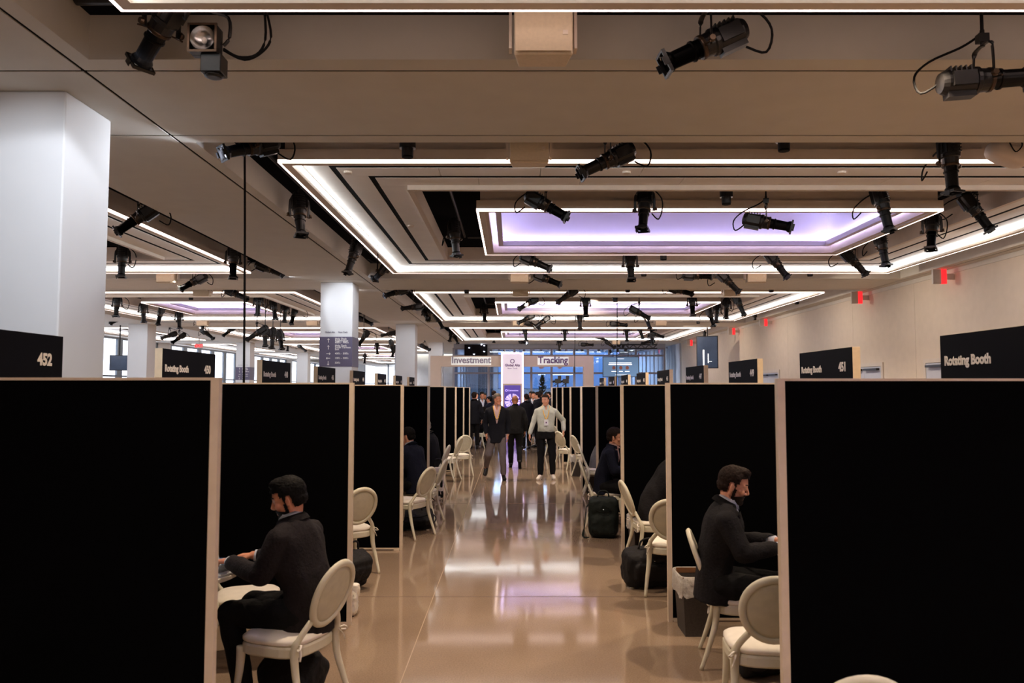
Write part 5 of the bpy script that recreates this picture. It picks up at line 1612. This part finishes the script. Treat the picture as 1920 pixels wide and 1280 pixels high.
# man in the pink shirt
P = seated(lean=.08, head=(.16, 0, 1.205), pitch=8, hands_z=.80, reach=.46, yaw=-4)
build_person('person', 'person in a navy jacket and pink shirt seated behind the green backpack', (1.26, 11.1, 0), -14, P,
    dict(skin='skin2', hair='hairbrown', hairvol=.014, hairstyle='side', shirt='shirtpink', jacket='navy', trousers='trouser', hem=.12, hemdir=(-.1, 0, -1), vopen=1.1, hs=1.0), .008, .012)
# bent over dark suit, head hidden by the partition
P = seated(lean=.16, head=(.42, 0, 1.13), pitch=35, hands_z=.80, reach=.62)
build_person('person', 'person in a black suit bent forward, head hidden by the second partition', (1.50, 8.75, 0), 2, P,
    dict(skin='skin2', hair='hairbrown', shirt='shirt', jacket='suit2', trousers='trouser', hem=.12, hemdir=(-.1, 0, -1), closed=True), .012, .012)
P = seated(lean=.14, head=(.34, 0, 1.15), pitch=25, hands_z=.80, reach=.6)
build_person('person', 'person in a grey jacket, only the back showing past the third partition', (1.52, 14.4, 0), 2, P,
    dict(skin='skin2', hair='hairbrown', shirt='shirt', jacket='greyjacket', trousers='trouser', hem=.12, hemdir=(-.1, 0, -1), closed=True), .012, .012)
P = seated(lean=.16, head=(.36, 0, 1.12), pitch=25, hands_z=.80, reach=.6)
build_person('person', 'person in a blue shirt bent forward beyond the far white chair', (1.60, 19.75, 0), 5, P,
    dict(skin='skin2', hair='hairbrown', shirt='shirtblue', trousers='trouser'), .012, .012)
# navy man, left side
P = seated(lean=.07, head=(.17, 0, 1.20), pitch=14, yaw=12)
build_person('person', 'person in a navy jacket seen from behind, seated past the second partition', (-1.33, 11.2, 0), 150, P,
    dict(skin='skin2', hair='hairblack', hairvol=.01, shirt='shirt', jacket='navy', trousers='trouser', hem=.12, hemdir=(-.1, 0, -1), closed=True, hs=1.0), .008, .012)
P = seated(lean=.05, head=(.15, 0, 1.21), pitch=10)
build_person('person', 'person with cropped grey hair and dark jacket seated by the black and white bag', (-1.40, 14.1, 0), 165, P,
    dict(skin='skin2', hair='hairgrey', hairvol=.006, shirt='shirtpink', jacket='crowdsuit', trousers='trouser', hem=.12, hemdir=(-.1, 0, -1), closed=True), .009, .012)
# person opposite the bearded man: only a sneaker shows
P = seated(lean=.03, head=(.1, 0, 1.2), pitch=10, feet=.66, knee=.46)
P.update(al=(.70, .16, .085), tl=(.84, .19, .045), ar=(.62, -.06, .085), tr=(.77, -.07, .045))
build_person('person', 'hidden person with blue sneakers stretched under the front cream chair', (2.45, 4.92, 0), 190, P,
    dict(skin='skin2', hair='hairbrown', shirt='shirt', jacket='suit2', trousers='trouser', shoe='sneakblue', sole='sneaker', hem=.12, hemdir=(-.1, 0, -1)), .012, .014)

# walking man in navy blazer and grey trousers
P = standing(yaw=38, pitch=2, head=(.02, .015, 1.65), el=(-.05, .25, 1.17), wl=(.02, .23, .92), er=(-.08, -.24, 1.16), wr=(.0, -.22, .93),
    hipl=(0, .09, .92), hipr=(0, -.09, .92), kl=(.12, .12, .50), al=(.06, .14, .095), tl=(.22, .16, .045), kr=(.05, -.17, .52), ar=(-.27, -.22, .235), tr=(-.19, -.25, .11))
build_person('person', 'walking person in a navy blazer and grey trousers with a yellow lanyard', (-.33, 16.75, 0), -88, P,
    dict(skin='skin1', hair='hairsilver', hairvol=.012, shirt='shirtpink', jacket='crowdsuit', trousers='greytrouser', lanyard=True, badge=False, vopen=.8, hem=.20, flare=.01), .008, .011)
# man in the pale shirt
P = standing(yaw=-22, pitch=10, head=(.03, -.01, 1.635), sl=(0, .185, 1.41), sr=(0, -.185, 1.41), el=(-.12, .37, 1.22), wl=(.0, .37, 1.01), er=(-.02, -.27, 1.16), wr=(.08, -.34, .94),
    hipl=(0, .10, .92), hipr=(0, -.10, .92), kl=(.02, .13, .5), kr=(.04, -.11, .5), al=(0, .14, .09), ar=(.06, -.12, .09), tl=(.15, .16, .045), tr=(.19, -.17, .045), hl=((.15, .1, -1), (0, 1, 0), .6), hr=((.1, -.15, -1), (0, -1, 0), .5))
build_person('person', 'walking person in a pale shirt, black trousers and white sneakers with a yellow lanyard', (.70, 16.8, 0), -90, P,
    dict(skin='skin2', hair='hairbrown', hairvol=.008, hairline=.088, shirt='shirtgreen', trousers='trouser', shoe='sneaker', sole='sneaker', lanyard=True, belly=.035,
         widths=[(.155, .11), (.155, .11), (.172, .12), (.172, .105), (.065, .06)]), .008, .011)
# bald man walking away
P = standing(head=(.03, 0, 1.60), pitch=8, kl=(.10, .10, .5), al=(.16, .10, .09), tl=(.3, .12, .05), kr=(.05, -.1, .49), ar=(-.22, -.11, .16), tr=(-.13, -.12, .045),
    spine=[(0, 0, .93), (0, 0, 1.08), (.02, 0, 1.24), (.02, 0, 1.38), (.01, 0, 1.47)], sl=(.01, .185, 1.37), sr=(.01, -.185, 1.37), el=(-.02, .26, 1.12), er=(-.02, -.26, 1.12), wl=(.12, .24, .90), wr=(.08, -.24, .88))
build_person('person', 'bald person in a black shirt and trousers walking away between the two men', (.06, 19.1, 0), 90, P,
    dict(skin='skin3', hairstyle='bald', hair='hairblack', shirt='blackshirt', trousers='trouser', widths=[(.165, .12), (.165, .115), (.19, .13), (.195, .112), (.07, .065)]), .009, .012)

# crowd beyond the booths
def crowd_proto(P, S): return build_person('person', '', (0, 0, 0), 0, P, S, .016, .02)
A = crowd_proto(standing(el=(.02, .25, 1.16), wl=(.25, .14, 1.10), hl=((1, -.3, .1), (0, 0, 1), .6)), dict(skin='skin2', hair='hairbrown', shirt='shirt', jacket='crowdsuit', trousers='trouser', hem=.18, eyes=False, group='people gathered before the glass wall'))
B = crowd_proto(standing(yaw=20), dict(skin='skin1', hair='hairblack', shirt='shirt', jacket='navy', trousers='trouser', hem=.18, eyes=False, group='people gathered before the glass wall'))
Cc = crowd_proto(standing(yaw=-15, er=(0, -.26, 1.15), wr=(.2, -.2, 1.05)), dict(skin='skin3', hair='hairblack', shirt='blackshirt', trousers='trouser', eyes=False, group='people gathered before the glass wall'))
ua, ub, uc = [], [], []
crowd = [(A, ua, 889, 25.1, 100, 1.0, 'person in a dark suit standing at the end of the booths of sign 450'),
         (B, ub, 904, 27.0, -80, 1.0, 'person with a white shirt front standing behind the walking man in the blazer'),
         (Cc, uc, 908.5, 30.0, -60, .97, 'dark clothed person standing far behind the blazer man'),
         (A, ua, 926, 31.5, 60, 1.02, 'person seen over the shoulder of the blazer man, back turned'),
         (B, ub, 918, 26.0, 150, .92, 'person leaning in a dark suit just left of the blazer man'),
         (A, ua, 987, 25.0, 120, .97, 'person in a dark suit turned away directly right of the tower'),
         (B, ub, 1000, 29.0, -100, 1.0, 'person in the dark group just past the person beside the tower'),
         (A, ua, 1008, 26.0, 170, 1.0, 'person with brown hair behind the pale shirted man, on the tower side'),
         (Cc, uc, 1013, 28.0, 80, 1.02, 'tallest dark person behind the head of the pale shirted man'),
         (B, ub, 1029, 27.5, 200, 1.0, 'person behind the shoulder of the pale shirted man beside the last partition'),
         (Cc, uc, 995, 32.0, -90, 1.0, 'far dark person half hidden in the group beside the tower'),
         (A, ua, 893, 30.5, -90, .98, 'person in white collar between the first standing men at the booth ends')]
for pr_, us, px, y, a, sc_, lab in crowd:
    x = (px - CX) * y / F
    o = place(pr_, us, (x, y, 0), math.radians(a), lab); o.scale = (sc_, sc_, sc_)
P = seated(lean=.12, head=(.25, 0, 1.17), pitch=15)
build_person('person', 'person bent forward on a far chair beside the blazer man', (-1.12, 25.7, 0), 30, P,
    dict(skin='skin2', hair='hairblack', shirt='shirt', jacket='crowdsuit', trousers='trouser', hem=.12, eyes=False), .016, .02)
# ------------------------------------------------------------------ lamps
def spot(name, p, target, e, color, size=60, blend=.6, r=.06):
    l = bpy.data.lights.new(name, 'SPOT'); l.energy = e; l.color = color; l.spot_size = math.radians(size); l.spot_blend = blend; l.shadow_soft_size = r
    o = bpy.data.objects.new(name, l); col.objects.link(o); o.location = p
    o.rotation_euler = (Vector(target) - Vector(p)).to_track_quat('-Z', 'Y').to_euler()
    return o
WARM = (1.0, .78, .55); COOL = (.80, .88, 1.0)
# warm downlight pools of the hall (one lamp per cylinder position, both sides of each raft)
for k in range(0, 3):
    for x in (-1.05, 2.8, 6.6):
        for y in (8.15 + PER * k, 17.22 + PER * k):
            spot('downlight_or_fill_lamp', (x, y, 4.2), (x, y, 0), 200, WARM if k == 0 else (1, .88, .74), 125, .9)
for x in (-1.05, 2.8, 6.6):
    spot('downlight_or_fill_lamp', (x, -3.6, 4.2), (x, -3.6, 0), 170, WARM, 125, .9)  # added fill behind the camera, brightens near posts and chairs
    spot('downlight_or_fill_lamp', (x, 1.0, 4.2), (x, 1.0, 0), 150, WARM, 125, .9)  # added fill over the foreground floor, no cylinder hangs here
    spot('downlight_or_fill_lamp', (x, 5.42, 4.2), (x, 5.42, 0), 190, WARM, 125, .9)
for k in (0, 1, 2, 3):
    for x in (-11.0, -7.3):  # added fill lamps, put in to brighten the left bays
        spot('downlight_or_fill_lamp', (x, 12.7 + PER * k + 4.4, 4.2), (x, 12.7 + PER * k + 4.4, 0), 260, (1, .88, .74), 130, .9)
        spot('downlight_or_fill_lamp', (x, 12.7 + PER * k - 4.4, 4.2), (x, 12.7 + PER * k - 4.4, 0), 260, (1, .88, .74), 130, .9)
for x, y, tx, ty, e in ((-.3, 10.3, -.3, 17, 260), (1.2, 10.3, .8, 17.2, 260), (.4, 22.1, .3, 30, 420), (2.4, 22.1, 0, 36, 500), (-1.2, 22.1, -1.0, 25, 200), (4.5, 26.6, 3, 36.5, 300), (-1, 26.6, -2, 36.5, 300)):  # added soft frontal fill along the aisle, brightens people and arch
    spot('added_fill_lamp', (x, y, 4.25), (tx, ty, 1.2), e, (1, .86, .72), 55, .8)
for y in (9.5, 13.0, 17.0, 21.0, 26, 31, 36):
    spot('wall_washer_lamp', (6.5, y, 4.25), (9, y + .3, 2.4), 70, (1, .82, .64), 120, 1.0)
# cool accents on the columns
for i, (x, y) in enumerate(COLS):
    e = 1.25 if i == 0 else .62
    spot('column_accent_lamp', (x + 1.2, y - 3.2, 4.2), (x, y, 2.9), 150 * e, COOL, 50, .7)
    spot('column_accent_lamp', (x + 3.0, y + .2, 4.35), (x + .3, y, 3.0), 60 * e, COOL, 50, .7)
for p, d in LITP:
    spot('spotlight_lamp', p + d * .34, p + d * 2, 40, COOL, 70, .3, .05)
# blue room behind the glass
def area(name, loc, rot, sx, sy, e, color):
    l = bpy.data.lights.new(name, 'AREA'); l.shape = 'RECTANGLE'; l.size = sx; l.size_y = sy; l.energy = e; l.color = color
    o = bpy.data.objects.new(name, l); col.objects.link(o); o.location = loc; o.rotation_euler = rot
    return o
area('stage_wash_lamp', (2.5, 48.5, 4.2), (0, 0, 0), 9, 6, 950, (.74, .86, 1.0))
area('far_hall_lamp', (11.5, 52, 4.25), (0, 0, 0), 4, 14, 260, (1.0, .9, .72))
area('far_hall_lamp', (-5.5, 56, 4.25), (0, 0, 0), 3, 5, 120, (1.0, .85, .6))

w = bpy.data.worlds.new('world'); bpy.context.scene.world = w; w.use_nodes = True
w.node_tree.nodes['Background'].inputs[0].default_value = (.93, .95, 1.0, 1); w.node_tree.nodes['Background'].inputs[1].default_value = 2.6

# ------------------------------------------------------------------ camera
cam = bpy.data.cameras.new('camera'); co = bpy.data.objects.new('camera', cam); col.objects.link(co)
cam.sensor_width = 36.0; cam.lens = F / 1920 * 36; cam.clip_end = 300; cam.dof.use_dof = True; cam.dof.focus_distance = 15.0; cam.dof.aperture_fstop = 4.0
co.location = (0, 0, H); co.rotation_euler = (PI / 2 + TH, 0, 0); cam.shift_x = -1 / 1920
sc_ = bpy.context.scene
sc_.camera = co
sc_.view_settings.view_transform = 'Standard'; sc_.view_settings.look = 'None'; sc_.view_settings.gamma = 1; sc_.view_settings.use_curve_mapping = False
sc_.view_settings.exposure = 0.8
sc_.cycles.use_denoising = True
sc_.cycles.max_bounces = 8
sc_.cycles.diffuse_bounces = 5
sc_.cycles.glossy_bounces = 4
sc_.cycles.transparent_max_bounces = 12
sc_.cycles.sample_clamp_indirect = 6.0
sc_.cycles.caustics_reflective = False
sc_.cycles.caustics_refractive = False
